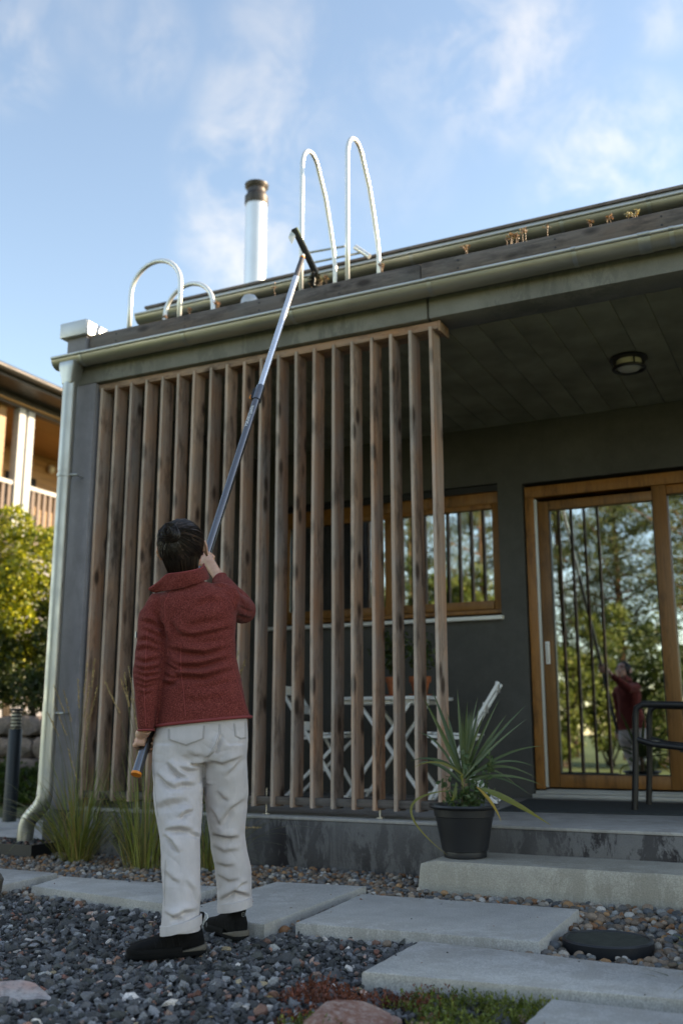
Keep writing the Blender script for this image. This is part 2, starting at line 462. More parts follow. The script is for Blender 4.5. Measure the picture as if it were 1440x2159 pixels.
def glass():
    t = NT('coated_glass')
    tr = t.n('ShaderNodeBsdfTransparent'); tr.inputs['Color'].default_value = (0.62, 0.68, 0.66, 1)
    gl = t.n('ShaderNodeBsdfGlossy'); gl.inputs['Roughness'].default_value = 0.0; gl.inputs['Color'].default_value = (0.9, 0.93, 0.95, 1)
    lw = t.n('ShaderNodeFresnel'); lw.inputs['IOR'].default_value = 1.5
    f = t.math('ADD', t.math('MULTIPLY', lw.outputs[0], 0.8), 0.50)
    v = t.coord(); bn = t.n('ShaderNodeBump'); bn.inputs['Strength'].default_value = 0.02; bn.inputs['Distance'].default_value = 0.02
    t.l(t.noise(v, 1.5, 1), bn.inputs['Height']); t.l(bn.outputs[0], gl.inputs['Normal'])
    mx = t.n('ShaderNodeMixShader'); t.l(f, mx.inputs[0]); t.l(tr.outputs[0], mx.inputs[1]); t.l(gl.outputs[0], mx.inputs[2])
    t.l(mx.outputs[0], t.out.inputs['Surface'])
    return t.m
M['glass'] = glass()
# ------------------------------------------------------------------ setting: ground
def ground_mat():
    t = NT('garden_soil'); v = t.coord()
    n1 = t.noise(v, 0.35, 4); n2 = t.noise(v, 30, 6, 0.7)
    c = t.ramp(n2, [(0.3, (0.018, 0.016, 0.013)), (0.7, (0.06, 0.052, 0.042))])
    g = t.ramp(n2, [(0.3, (0.07, 0.10, 0.03)), (0.7, (0.16, 0.20, 0.06))])
    # lawn only well away from the gravel yard
    tc = t.n('ShaderNodeTexCoord'); ln = t.n('ShaderNodeVectorMath', operation='DISTANCE'); ln.inputs[1].default_value = (0, 6, 0)
    t.l(tc.outputs['Object'], ln.inputs[0])
    f = t.ramp(t.math('DIVIDE', ln.outputs['Value'], 20.0), [(0.36, 0.0), (0.46, 1.0)])
    t.set(t.mix(f, c, g), 0.95); t.bump(n2, 0.6, 0.02)
    return t.m
g = MB()
N = 24
for i in range(N+1):
    for j in range(N+1):
        g.v.append(((i/N-0.5)*600, (j/N-0.5)*600, -0.03))
for i in range(N):
    for j in range(N):
        a = i*(N+1)+j; g.f.append((a, a+N+1, a+N+2, a+1))
tag(g.build('ground', ground_mat()), kind='structure')

# ------------------------------------------------------------------ house
XL, XR = -5.02, 9.0        # left corner and where the long front ends, out of the picture
YF, YB = 5.53, 7.90        # front plane of column, beam and plinth; rear wall of the porch
ZC = 3.36                  # porch ceiling
house = thing('house', 'low modern dark grey house with deep covered porch and flat roof', 'house', (-2, YF, 0))

MB().box(XL, XR, YF, 8.3, -0.03, 0.284).build('plinth', M['plinth'], house, bevel=0.006)
MB().box(XL+0.27, XR, YF-0.004, YB+0.1, 0.284, 0.302).build('porch_floor', M['deck'], house, bevel=0.004)
MB().box(XL, -4.77, YF, YF+0.34, 0.284, ZC).build('column', M['column'], house, bevel=0.008)
MB().box(XL+0.002, -4.80, YF+0.342, YB+0.4, 0.284, ZC).build('side_wall', M['render_wall'], house)
# front beam cast in two lengths with an open joint between them
for x0, x1 in ((XL, -2.118), (-2.106, XR)):
    MB().box(x0, x1, YF, YF+0.24, ZC+0.001, 3.60).build('beam', M['beam'], house, bevel=0.008)
# ceiling, board by board
ceil = MB().box(-4.9, XR, YF+0.242, YB+0.35, ZC+0.03, ZC+0.06).build('porch_ceiling', M['ceil'], house)
x = -4.79
k = 0
base = MB().box(-0.103, 0.103, YF+0.243, YB+0.02, 0, 0.026).mesh('ceiling_board', bevel=0.004, seg=1)
while x < 4.6:
    o = link_mesh('ceiling_board', base, M['ceil'], ceil)
    o.location = (x + 0.105 - house.location.x, -house.location.y, ZC + 0.001 + random.uniform(0, 0.004))
    x += 0.209; k += 1
# rear wall of the porch, with openings for window and door
DX0, DZ0, DZ1 = -2.215, 0.36, 2.83
WX0, WX1, WZ0, WZ1 = -4.52, -2.425, 1.735, 2.86
bw = MB()
bw.box(-4.80, WX0, YB, YB+0.3, 0.284, ZC); bw.box(WX0, WX1, YB, YB+0.3, 0.284, WZ0); bw.box(WX0, WX1, YB, YB+0.3, WZ1, ZC)
bw.box(WX1, DX0, YB, YB+0.3, 0.284, ZC); bw.box(DX0, 2.6, YB, YB+0.3, DZ1, ZC); bw.box(DX0, 2.6, YB+0.02, YB+0.3, 0.284, 0.30)
bw.box(2.6, XR, YB, YB+0.3, 0.284, ZC)
bw.build('porch_wall', M['wall_back'], house)
# dim rooms behind the glass
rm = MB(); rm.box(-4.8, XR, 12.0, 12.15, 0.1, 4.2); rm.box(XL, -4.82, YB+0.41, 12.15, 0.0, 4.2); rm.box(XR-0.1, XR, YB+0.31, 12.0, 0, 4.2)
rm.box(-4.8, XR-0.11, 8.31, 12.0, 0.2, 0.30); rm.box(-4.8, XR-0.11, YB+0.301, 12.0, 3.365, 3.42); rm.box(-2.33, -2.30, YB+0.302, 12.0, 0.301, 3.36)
rm.build('room', M['dark_room'], house)
# left parapet with its metal cap
MB().box(XL-0.03, -4.865, YF-0.02, 6.55, 3.604, 3.745).build('parapet', M['column'], house, bevel=0.006)
MB().box(XL-0.075, -4.845, YF-0.06, 6.55, 3.747, 3.865).build('parapet_cap', M['flash'], house, bevel=0.005)
# lower roof with planting tray and timber edge
MB().box(-4.86, XR, YF+0.06, 6.75, 3.604, 3.70).build('roof', M['soil'], house)
for x0, x1, m in ((-4.845, -2.157, 0), (-2.152, XR, 1)):
    f = MB().box(x0, x1, YF-0.004, YF+0.05, 3.628, 3.748).build('fascia_board', M['fascia'], house, bevel=0.006)
    for bx in np.arange(x0+0.25, min(x1, 1.5), 0.62):
        for bz in (3.66, 3.715):
            h = MB(); h.tube([(bx, YF-0.007, bz), (bx, YF+0.0, bz)], 0.006, 8)
            h.build('screw', M['black_metal'], f)
# upper roof set back behind the planting
UY = 6.62
MB().box(XL-0.05, XR, UY+0.14, 12.15, 3.604, 4.30).build('upper_wall', M['render_wall'], house)
MB().box(XL-0.16, XR, UY+0.02, 12.4, 4.305, 4.42).build('upper_roof', M['zinc'], house, bevel=0.004)
MB().box(XL-0.16, XR, UY-0.005, UY+0.018, 4.355, 4.462).build('roof_edge_flashing', M['flash'], house, bevel=0.004)
MB().box(XL-0.17, XR, UY-0.02, UY+0.06, 4.465, 4.486).build('roof_edge_trim', M['fascia'], house)

def gutter(name, x0, x1, yc, zt, r, straps, wide=()):
    """half-round gutter hanging on straps"""
    n = 14; prof = []
    for k in range(n+1):
        a = math.pi + math.pi*k/n
        prof.append((yc + r*math.cos(a), zt + r*math.sin(a)))
    inner = [(yc + (r-0.004)*math.cos(math.pi + math.pi*k/n), zt + (r-0.004)*math.sin(math.pi + math.pi*k/n)) for k in range(n, -1, -1)]
    ring = prof + inner
    mb = MB(); mb.loft([[(x, p[0], p[1]) for p in ring] for x in (x0, x1)], True)
    o = mb.build(name, M['zinc'], house, smooth=True, angle=50)
    # rolled front lip
    lp = MB(); lp.tube([(x0, yc-r-0.004, zt+0.002), (x1, yc-r-0.004, zt+0.002)], 0.0115, 10); lp.build('gutter_lip', M['flash'], o, smooth=True)
    ec = MB(); ec.loft([[(x, p[0], p[1]) for p in prof] for x in (x0-0.006, x0-0.001)]); ec.build('gutter_end', M['zinc'], o)
    for x in straps:
        w = 0.034 if x in wide else 0.013
        sr = [(yc + (r+0.003)*math.cos(math.pi+math.pi*k/n), zt + (r+0.003)*math.sin(math.pi+math.pi*k/n)) for k in range(n+1)]
        si = [(yc + (r+0.0005)*math.cos(math.pi+math.pi*k/n), zt + (r+0.0005)*math.sin(math.pi+math.pi*k/n)) for k in range(n, -1, -1)]
        st = MB(); st.loft([[(xx, p[0], p[1]) for p in sr+si] for xx in (x-w, x+w)])
        st.tube([(x-w, yc-r-0.004, zt+0.002), (x+w, yc-r-0.004, zt+0.002)], 0.0145, 10)
        st.build('gutter_bracket', M['galv'], o, smooth=True)
    return o
gx = lambda px: float(at_y(px, 700 - (px-400)*0.21, 5.40)[0])
wid = gx(1357)
gutter('gutter', -5.075, XR, 5.452, 3.548, 0.072, [gx(p) for p in (172, 388, 615, 905, 1210, 1415)] + [wid, 0.4, 1.3, 2.2], (wid,))
gutter('upper_gutter', XL-0.16, XR, UY-0.085, 4.35, 0.07, [-4.4, -3.5, -2.6, -1.45, -0.85, 0.1, 1.0])

# downpipe at the corner
PX, PYY = -4.915, 5.42
dp = MB()
dp.tube([(PX, PYY, 3.34), (PX, PYY, 2.66)], 0.053, 24); dp.tube([(PX, PYY, 2.68), (PX, PYY, 0.98)], 0.050, 24)
dp.tube([(PX, PYY, 1.0), (PX, PYY, 0.42)], 0.052, 24)
down = dp.build('downpipe', M['galv'], house, smooth=True)
hp = MB(); hp.loft([[(PX + a*0.068, PYY - 0.0 + b*0.062, 3.50) for a, b in ((-1,-1),(1,-1),(1,1),(-1,1))],
                    [(PX + a*0.068, PYY + b*0.062, 3.45) for a, b in ((-1,-1),(1,-1),(1,1),(-1,1))],
                    [(PX + a*0.048, PYY + b*0.048, 3.35) for a, b in ((-1,-1),(1,-1),(1,1),(-1,1))],
                    [(PX + a*0.048, PYY + b*0.048, 3.325) for a, b in ((-1,-1),(1,-1),(1,1),(-1,1))]])
hp.build('outlet_funnel', M['galv'], down, bevel=0.012)
el = [(PX, PYY, 0.46), (PX, PYY, 0.38), (PX-0.012, PYY, 0.335), (PX-0.045, PYY, 0.295), (PX-0.085, PYY, 0.262), (PX-0.125, PYY, 0.222), (PX-0.145, PYY, 0.175), (PX-0.15, PYY, 0.12), (PX-0.15, PYY, 0.03)]
MB().tube(el, [0.052, 0.055, 0.056, 0.056, 0.056, 0.056, 0.056, 0.055, 0.053], 24).build('elbow', M['galv'], down, smooth=True)
for z in (2.63, 0.93):
    c = MB(); c.tube([(PX, PYY, z-0.012), (PX, PYY, z+0.012)], 0.0565, 24)
    c.tube([(PX+0.055, PYY, z), (PX+0.105, PYY+0.02, z)], 0.012, 10); c.tube([(PX+0.09, PYY+0.01, z), (PX+0.075, YF, z)], 0.006, 8)
    c.build('pipe_clamp', M['galv'], down, smooth=True)
for a in (0.36, 0.19):
    MB().ball((PX-0.02 if a > 0.3 else PX-0.11, PYY-0.055, a+0.03), (0.005, 0.004, 0.005), 8, 6).build('rivet', M['steel'], down, smooth=True)

# window
win = MB().box(WX0+0.01, -2.437, YB+0.05, YB+0.12, 2.70, 2.80).box(WX0+0.01, -2.437, YB+0.05, YB+0.12, 1.765, 1.80).box(-2.497, -2.437, YB+0.05, YB+0.12, 1.801, 2.699).box(WX0+0.01, WX0+0.07, YB+0.05, YB+0.12, 1.801, 2.699).build('window', M['oak'], house, bevel=0.004)
win['label'] = 'oak framed porch window behind the slats'
MB().box(-3.485, -3.41, YB+0.047, YB+0.122, 1.801, 2.699).build('mullion', M['oak'], win, bevel=0.004)
for a, b in ((-3.408, -2.499), (WX0+0.072, -3.487)):
    MB().box(a, b, YB+0.035, YB+0.10, 1.802, 1.872).build('sash', M['oak'], win, bevel=0.004); MB().box(a, b, YB+0.035, YB+0.10, 2.655, 2.697).build('sash', M['oak'], win, bevel=0.004)
    MB().box(a, b, YB+0.068, YB+0.074, 1.873, 2.654).build('pane', M['glass'], win)
MB().box(-4.66, -2.405, YB-0.055, YB+0.06, 1.706, 1.737).build('sill', M['white_alu'], win, bevel=0.003)
for zz in (2.55,):   # a dark blind box above the glass
    MB().box(WX0, WX1-0.005, YB+0.03, YB+0.15, 2.802, 2.855).build('head_board', M['black_metal'], win)

# sliding door
YD = YB + 0.02
door = MB().box(-2.20, -2.128, YD, YD+0.16, 0.372, 2.705).box(-2.20, 2.5, YD, YD+0.16, 2.706, 2.80).build('sliding_door', M['oak'], house, bevel=0.004)
door['label'] = 'oak framed sliding glass door on the porch'
MB().box(-2.126, -2.103, YD+0.01, YD+0.12, 0.385, 2.69).build('edge_strip', M['strip'], door)
sash = MB().box(-2.101, -2.012, YD+0.02, YD+0.10, 0.385, 2.668).build('sash', M['oak'], door, bevel=0.004)
MB().box(-2.010, -1.182, YD+0.02, YD+0.10, 0.385, 0.482).build('sash', M['oak'], door, bevel=0.004)
MB().box(-2.010, -1.182, YD+0.02, YD+0.10, 2.592, 2.668).build('sash', M['oak'], door, bevel=0.004)
MB().box(-1.180, -1.072, YD+0.012, YD+0.13, 0.385, 2.704).build('mullion', M['oak'], door, bevel=0.004)
MB().box(-1.070, 2.45, YD+0.03, YD+0.12, 0.385, 0.46).build('sash', M['oak'], door, bevel=0.004)
MB().box(-1.070, 2.45, YD+0.03, YD+0.12, 2.632, 2.704).build('sash', M['oak'], door, bevel=0.004)
MB().box(-2.009, -1.183, YD+0.055, YD+0.062, 0.483, 2.591).build('pane', M['glass'], door)
MB().box(-1.069, 2.45, YD+0.075, YD+0.082, 0.461, 2.631).build('pane', M['glass'], door)
gk = MB()
for a in ((-2.011, -2.004, 0.484, 2.590), (-1.189, -1.181, 0.484, 2.590)): gk.box(a[0], a[1], YD+0.03, YD+0.054, a[2], a[3])
gk.box(-2.003, -1.19, YD+0.03, YD+0.054, 0.4835, 0.491); gk.build('glazing_gasket', M['black_metal'], door)
hd = MB().box(-2.082, -2.047, YD+0.006, YD+0.019, 1.335, 1.515).build('handle', M['white_alu'], door, bevel=0.004)
MB().box(-2.072, -2.057, YD+0.002, YD+0.0055, 1.35, 1.50).build('finger_pull', M['strip'], door, bevel=0.002)
th = MB(); th.box(-2.22, 2.5, YD-0.05, YD+0.16, 0.303, 0.335); th.box(-2.2, 2.5, YD-0.02, YD+0.16, 0.336, 0.358); th.box(-2.12, 2.45, YD+0.0, YD+0.16, 0.359, 0.371)
th.build('threshold', M['flash'], door, bevel=0.003)
MB().tube([(-1.49, YD+0.35, 0.30), (-1.49, YD+0.35, 0.70)], 0.012, 10).build('security_bar', M['white'], door, smooth=True)

# ------------------------------------------------------------------ slat screen in front of the porch
screen = thing('slat_screen', 'tall timber slat screen closing the left half of the porch front', 'slat screen', (-3.4, 5.62, 0.3))
SX0, NS = -4.745, 20
STEP = (4.745 - 2.12)/(NS-1)
tr = MB().box(-4.765, -2.06, 5.566, 5.715, 3.300, 3.352).build('top_rail', M['rail'], screen, bevel=0.003)
MB().box(-2.058, -2.045, 5.564, 5.73, 3.285, 3.355).build('end_cap', M['rail'], screen, bevel=0.002)
br = MB().box(-4.762, -2.04, 5.578, 5.712, 0.365, 0.412).build('bottom_rail', M['railbot'], screen, bevel=0.003)
sm = MB()
nz = 22
rings = []
prof = [(-0.008, 0), (0.008, 0), (0.0115, 0.0035), (0.0115, 0.111), (0.008, 0.115), (-0.008, 0.115), (-0.0115, 0.111), (-0.0115, 0.0035)]
def slat_mesh(seed):
    rr = random.Random(seed); mb = MB(); ph = rr.uniform(0, 6)
    bowx, bowy = rr.uniform(-0.006, 0.006), rr.uniform(-0.004, 0.004)
    rings = []
    for i in range(nz+1):
        t = i/nz; z = 0.352 + t*(3.318-0.352)
        ox = bowx*math.sin(math.pi*t) + 0.0012*math.sin(9*t+ph); oy = bowy*math.sin(math.pi*t)
        rings.append([(p[0]+ox, p[1]+oy, z) for p in prof])
    mb.loft(rings); return mb.mesh('slat', smooth=True, angle=25)
smeshes = [slat_mesh(s) for s in range(7)]
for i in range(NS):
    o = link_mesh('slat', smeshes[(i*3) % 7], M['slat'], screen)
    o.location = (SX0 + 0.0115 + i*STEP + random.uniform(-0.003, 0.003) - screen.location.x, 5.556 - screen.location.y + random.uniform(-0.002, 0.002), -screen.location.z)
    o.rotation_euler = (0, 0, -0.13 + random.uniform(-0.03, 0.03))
for bx in (-4.3, -3.3, -2.52):
    b = MB(); b.tube([(bx, 5.64, 0.302), (bx, 5.64, 0.46)], 0.005, 8); b.tube([(bx, 5.64, 0.302), (bx, 5.64, 0.308)], 0.025, 12); b.build('bolt', M['steel'], screen, smooth=True)

# ------------------------------------------------------------------ roof things
def hoop(mb, pts, r=0.021): mb.tube(pts, r, 14)
def arch(a, b, top, n=16, skew=0.0):
    """inverted U between feet a and b rising to height top"""
    a, b = Vector(a), Vector(b); pts = [a]; h = (b - a); rad = h.length/2
    zc = top - rad; ax = Vector((h.x, h.y, 0)); 
    pts.append(Vector((a.x, a.y, zc - 0.05)))
    cx = (a + b)/2
    for k in range(n+1):
        t = math.pi - math.pi*k/n
        pts.append(Vector((cx.x + ax.x/2*math.cos(t), cx.y + ax.y/2*math.cos(t), zc + rad*math.sin(t))))
    pts.append(Vector((b.x, b.y, zc - 0.05)) if b.z < zc - 0.1 else b + Vector((0, 0, 0.02))); pts.append(b)
    return pts
lad = thing('roof_ladder', 'pale steel roof ladder with two tall hooped handrails reaching to the sky', 'ladder', (-2.92, 5.75, 3.7))
for X in (-3.10, -2.74):
    mb = MB()
    pts = [(X, 5.66, 3.70), (X, 5.66, 4.2), (X, 5.66, 4.72)]
    c = (5.80, 4.76)
    for k in range(13):
        a = math.pi - (math.pi*0.80)*k/12
        pts.append((X, c[0] + 0.14*math.cos(a), c[1] + 0.20*math.sin(a)))
    pts += [(X, 6.03, 4.70), (X, 6.10, 4.52), (X, 6.165, 4.34), (X, 6.19, 4.22), (X, 6.19, 3.70)]
    mb.tube(pts, 0.0158, 14); mb.build('handrail', M['rail_steel'], lad, smooth=True, angle=0)
for p0, p1 in (((650, 533), (728, 519)), ((664, 553), (760, 533))):
    MB().tube([at_y(*p0, 6.32), at_y(*p1, 6.32)], 0.009, 8).build('rung', M['steel'], lad, smooth=True)
b = MB(); b.tube([at_y(749, 521, 6.3), at_y(779, 541, 6.3)], 0.02, 12); b.build('bracket', M['rail_steel'], lad, smooth=True)
lad2 = thing('roof_ladder', 'low pair of hooped handrails at the left corner of the roof', 'ladder', (-4.34, 5.85, 3.7))
for Y in (5.66, 6.10):
    mb = MB(); mb.tube(arch((-4.585, Y, 3.70), (-4.125, Y, 3.70), 4.31), 0.0185, 14)
    mb.build('handrail', M['rail_steel'], lad2, smooth=True, angle=0)
CY = 8.6
c0 = at_y(537.5, 590, CY); fr = 0.118
flue = thing('chimney', 'round steel chimney flue with sooty dark cowl on the roof', 'chimney', (c0[0], CY, 4.40))
ztop = float(at_y(538, 392, CY)[2])
f = MB().lathe([(fr, 4.40), (fr, ztop-0.26), (fr+0.004, ztop-0.258), (fr+0.004, ztop-0.25)], (c0[0], CY, 0), 32).build('flue_pipe', M['flue'], flue, smooth=True)
MB().lathe([(fr+0.003, ztop-0.252), (fr+0.012, ztop-0.235), (fr+0.012, ztop-0.15), (fr-0.008, ztop-0.13), (fr-0.012, ztop-0.10)], (c0[0], CY, 0), 32).build('collar', M['flue_cap'], flue, smooth=True)
MB().lathe([(fr-0.016, ztop-0.099), (fr-0.016, ztop-0.06), (fr+0.012, ztop-0.03), (fr+0.016, ztop), (fr-0.02, ztop), (fr-0.05, ztop-0.08)], (c0[0], CY, 0), 32).build('cowl', M['flue_cap'], flue, smooth=True)
MB().lathe([(fr+0.05, 4.40), (fr+0.05, 4.43), (fr+0.004, 4.52)], (c0[0], CY, 0), 32).build('flashing', M['flash'], flue, smooth=True)
v = at_y(527, 628, 6.0)
vent = thing('roof_vent', 'small pale domed vent between the roof edge and the upper gutter', 'vent', (v[0], 6.0, 3.70))
MB().lathe([(0.04, 3.70), (0.04, v[2]-0.06)], (v[0], 6.0, 0), 20).build('pipe', M['flash'], vent, smooth=True)
MB().lathe([(0.07, v[2]-0.06), (0.065, v[2]-0.02), (0.045, v[2]+0.012), (0.015, v[2]+0.025)], (v[0], 6.0, 0), 20).build('dome', M['flash'], vent, smooth=True)

# ------------------------------------------------------------------ ceiling lamp
LX, LY = -1.10, 6.78
lamp = thing('ceiling_lamp', 'round black caged lamp on the porch ceiling, unlit', 'lamp', (LX, LY, ZC))
MB().lathe([(0.125, ZC-0.0005), (0.128, ZC-0.012), (0.105, ZC-0.02), (0.07, ZC-0.02)], (LX, LY, 0), 36).build('base', M['black_metal'], lamp, smooth=True)
MB().lathe([(0.085, ZC-0.021), (0.088, ZC-0.06), (0.07, ZC-0.085), (0.03, ZC-0.095)], (LX, LY, 0), 32).build('diffuser', M['lamp_glass'], lamp, smooth=True)
n = 36; cg = MB()
ringo = [[(LX + (0.104 + 0.012*math.cos(b))*math.cos(2*math.pi*k/n), LY + (0.104 + 0.012*math.cos(b))*math.sin(2*math.pi*k/n), ZC-0.078 + 0.012*math.sin(b)) for k in range(n)] for b in [2*math.pi*j/8 for j in range(9)]]
cg.loft(ringo, False)
for k in range(4):
    a = k*math.pi/2 + 0.5; cg.tube([(LX+0.104*math.cos(a), LY+0.104*math.sin(a), ZC-0.015), (LX+0.104*math.cos(a), LY+0.104*math.sin(a), ZC-0.075)], 0.006, 8)
cg.build('cage_ring', M['black_metal'], lamp, smooth=True)
# ------------------------------------------------------------------ paving
path = bpy.data.objects.new('path', None); COL.objects.link(path); path.location = (-2, 4, 0); path['kind'] = 'structure'
SLABS = {
 'A': [(-3.73, 4.06), (-2.80, 3.92), (-2.87, 4.46), (-3.83, 4.39)],
 'B': [(-2.63, 3.74), (-2.155, 3.68), (-2.215, 4.78), (-2.69, 4.71)],
 'C': [(-2.065, 3.775), (-1.08, 3.84), (-1.11, 4.60), (-2.135, 4.56)],
 'D': [(-1.46, 3.115), (-0.28, 3.225), (-0.32, 3.57), (-1.475, 3.645)],
 'E': [(-0.83, 2.50), (0.35, 2.56), (0.35, 3.09), (-0.83, 3.055)],
 'F': [(-0.585, 3.93), (0.40, 3.95), (0.36, 4.72), (-0.64, 4.70)],
 'Z': [(-4.93, 4.0), (-3.87, 3.965), (-3.925, 4.465), (-4.96, 4.48)],
}
def inset_poly(P, d):
    c = np.mean(P, 0); return [tuple(np.array(p) + (c - np.array(p))/np.linalg.norm(c - np.array(p))*d) for p in P]
for nm, P in SLABS.items():
    tz = 0.05 + random.uniform(-0.003, 0.003)
    mb = MB(); nn = 12
    per = []
    for i in range(4):
        a, b = np.array(P[i]), np.array(P[(i+1) % 4])
        for k in range(nn):
            q = a + (b-a)*k/nn; j = 0.0 if k == 0 else 0.0025
            per.append((q[0] + random.uniform(-j, j), q[1] + random.uniform(-j, j)))
    c = np.mean(P, 0)
    rings = [[(p[0], p[1], -0.03) for p in per], [(p[0], p[1], tz-0.007) for p in per]]
    for k, (ins, dz) in enumerate(((0.002, -0.002), (0.008, 0.0))):
        rings.append([(p[0] + (c[0]-p[0])*ins/0.4, p[1] + (c[1]-p[1])*ins/0.4, tz + dz + random.uniform(-0.0006, 0.0006)) for p in per])
    mb.loft(rings); mb.build('paving_slab', M['slab'], path, smooth=True, angle=35)
for i in range(3):       # pale pavers by the neighbour's drive
    for j in range(2):
        x0 = -8.3 + i*1.0; y0 = 6.0 + j*0.72
        MB().box(x0, x0+0.98, y0, y0+0.70, -0.03, 0.012).build('paving_slab', M['slab'], path, bevel=0.006)

step = MB()
xs = np.linspace(-2.06, 1.9, 40)
pr_ = [(5.07, -0.05), (5.07, 0.13), (5.083, 0.152), (5.522, 0.156), (5.522, -0.05)]
step.loft([[(x + (0.02 if (i == 0 and z > 0.1) else 0), y + random.uniform(-0.0025, 0.0025), z + random.uniform(-0.0015, 0.0015) - (0.018 if i == 0 and z > 0.12 else 0)) for y, z in pr_] for i, x in enumerate(xs)])
tag(step.build('concrete_step', M['step'], None, smooth=True, angle=35), 'long pale concrete step below the porch with chipped left corner', 'step')

LC = (-0.885, 4.10)
lid = thing('inspection_cover', 'round dark plastic drain cover sunk in pebbles beside the slabs', 'drain cover', (LC[0], LC[1], 0))
MB().lathe([(0.168, -0.03), (0.171, 0.028), (0.166, 0.034), (0.157, 0.034), (0.154, 0.029)], (LC[0], LC[1], 0), 48).build('rim', M['black_plastic'], lid, smooth=True)
MB().lathe([(0.153, 0.02), (0.1525, 0.0295), (0.0, 0.0325)], (LC[0], LC[1], 0), 48).build('lid', M['rubber'], lid, smooth=True, angle=60)

# ------------------------------------------------------------------ loose stones
def in_poly(x, y, P):
    r = np.zeros(len(x), bool); n = len(P); j = n-1
    for i in range(n):
        xi, yi = P[i]; xj, yj = P[j]
        c = ((yi > y) != (yj > y)) & (x < (xj-xi)*(y-yi)/(yj-yi+1e-12)+xi); r ^= c; j = i
    return r
phi = (1+5**0.5)/2
ICO_V = np.array([(-1,phi,0),(1,phi,0),(-1,-phi,0),(1,-phi,0),(0,-1,phi),(0,1,phi),(0,-1,-phi),(0,1,-phi),(phi,0,-1),(phi,0,1),(-phi,0,-1),(-phi,0,1)], float)/math.sqrt(1+phi*phi)
ICO_F = np.array([(0,11,5),(0,5,1),(0,1,7),(0,7,10),(0,10,11),(1,5,9),(5,11,4),(11,10,2),(10,7,6),(7,1,8),(3,9,4),(3,4,2),(3,2,6),(3,6,8),(3,8,9),(4,9,5),(2,4,11),(6,2,10),(8,6,7),(9,8,1)])
def ico2():
    V = [tuple(v) for v in ICO_V]; F = []; mid = {}
    def m(a, b):
        k = (min(a, b), max(a, b))
        if k not in mid:
            p = (np.array(V[a])+np.array(V[b]))/2; V.append(tuple(p/np.linalg.norm(p))); mid[k] = len(V)-1
        return mid[k]
    for a, b, c in ICO_F:
        x, y, z = m(a, b), m(b, c), m(c, a); F += [(a,x,z),(b,y,x),(c,z,y),(x,y,z)]
    return np.array(V), np.array(F)
ICO2_V, ICO2_F = ico2()
def rand_rot(n):
    q = RNG.normal(size=(n, 4)); q /= np.linalg.norm(q, axis=1)[:, None]; w, x, y, z = q.T
    return np.stack([1-2*(y*y+z*z), 2*(x*y-z*w), 2*(x*z+y*w), 2*(x*y+z*w), 1-2*(x*x+z*z), 2*(y*z-x*w), 2*(x*z-y*w), 2*(y*z+x*w), 1-2*(x*x+y*y)], -1).reshape(n, 3, 3)
def stones(name, pts, size, cols, mat, angular=True):
    n = len(pts)
    BV, BF = (ICO_V, ICO_F) if angular else (ICO2_V, ICO2_F)
    k = len(BV)
    rad = RNG.uniform(0.48, 1.2, (n, k)) if angular else 1 + 0.10*RNG.normal(size=(n, 1)) + 0.03*RNG.normal(size=(n, k))
    an = RNG.uniform(0.55, 1.25, (n, 3)) if angular else RNG.uniform(0.7, 1.2, (n, 3))
    V = BV[None]*rad[..., None]*an[:, None]
    V = np.einsum('nij,nkj->nki', rand_rot(n), V)
    V[..., 2] *= 0.8
    V = V*size[:, None, None] + pts[:, None]
    F = (BF[None] + (np.arange(n)*k)[:, None, None]).reshape(-1, 3)
    C = np.repeat(cols, k, 0)
    o = link_mesh(name, np_mesh(name, V.reshape(-1, 3), F, not angular, C), mat)
    return tag(o, kind='stuff')
def jgrid(x0, x1, y0, y1, s, j=0.5):
    gx, gy = np.meshgrid(np.arange(x0, x1, s), np.arange(y0, y1, s)); gx = gx + (np.arange(gx.shape[0]) % 2)[:, None]*s/2
    n = gx.size
    return np.stack([gx.ravel() + RNG.uniform(-j, j, n)*s, gy.ravel() + RNG.uniform(-j, j, n)*s], -1)
def boundary(x):     # where crushed stone ends and pebbles begin
    return np.where(x < -2.72, 3.99, np.where(x < -2.1, 3.76, np.where(x < -1.46, 3.80, 3.60)))
def on_slab(p, grow=0.0):
    m = np.zeros(len(p), bool)
    for P in SLABS.values(): m |= in_poly(p[:, 0], p[:, 1], inset_poly(P, 0.012))
    return m
PAL_C = np.array([(0.045,0.045,0.046),(0.065,0.064,0.065),(0.032,0.032,0.032),(0.095,0.094,0.097),(0.04,0.041,0.037),(0.14,0.137,0.14),(0.2,0.195,0.19),(0.17,0.09,0.065),(0.28,0.18,0.14),(0.13,0.055,0.04),(0.36,0.32,0.29),(0.2,0.15,0.09)])
PR_C = np.array([22,20,16,14,10,8,3,3,2.2,1.2,1.6,1.0]); PR_C = PR_C/PR_C.sum()
a = jgrid(-4.7, -1.05, 1.7, 4.05, 0.0235); b = jgrid(-4.7, -1.05, 1.7, 4.05, 0.03); b2 = jgrid(-4.6, -1.1, 1.9, 4.0, 0.055)
c = jgrid(-7.0, 1.5, -1.5, 4.05, 0.05)
c = c[~((c[:, 0] > -4.7) & (c[:, 0] < -1.05) & (c[:, 1] > 1.7))]
P = np.concatenate([a, b, b2, c]); zz = np.concatenate([RNG.uniform(-0.016, -0.008, len(a)), RNG.uniform(-0.006, 0.004, len(b)), RNG.uniform(-0.002, 0.010, len(b2)), RNG.uniform(-0.015, 0.0, len(c))])
SZ = np.concatenate([RNG.uniform(0.012, 0.018, len(a)), RNG.uniform(0.006, 0.02, len(b)), RNG.uniform(0.010, 0.029, len(b2)), RNG.uniform(0.025, 0.036, len(c))])
wob = 0.03*np.sin(P[:, 0]*23) + 0.02*np.sin(P[:, 0]*61)
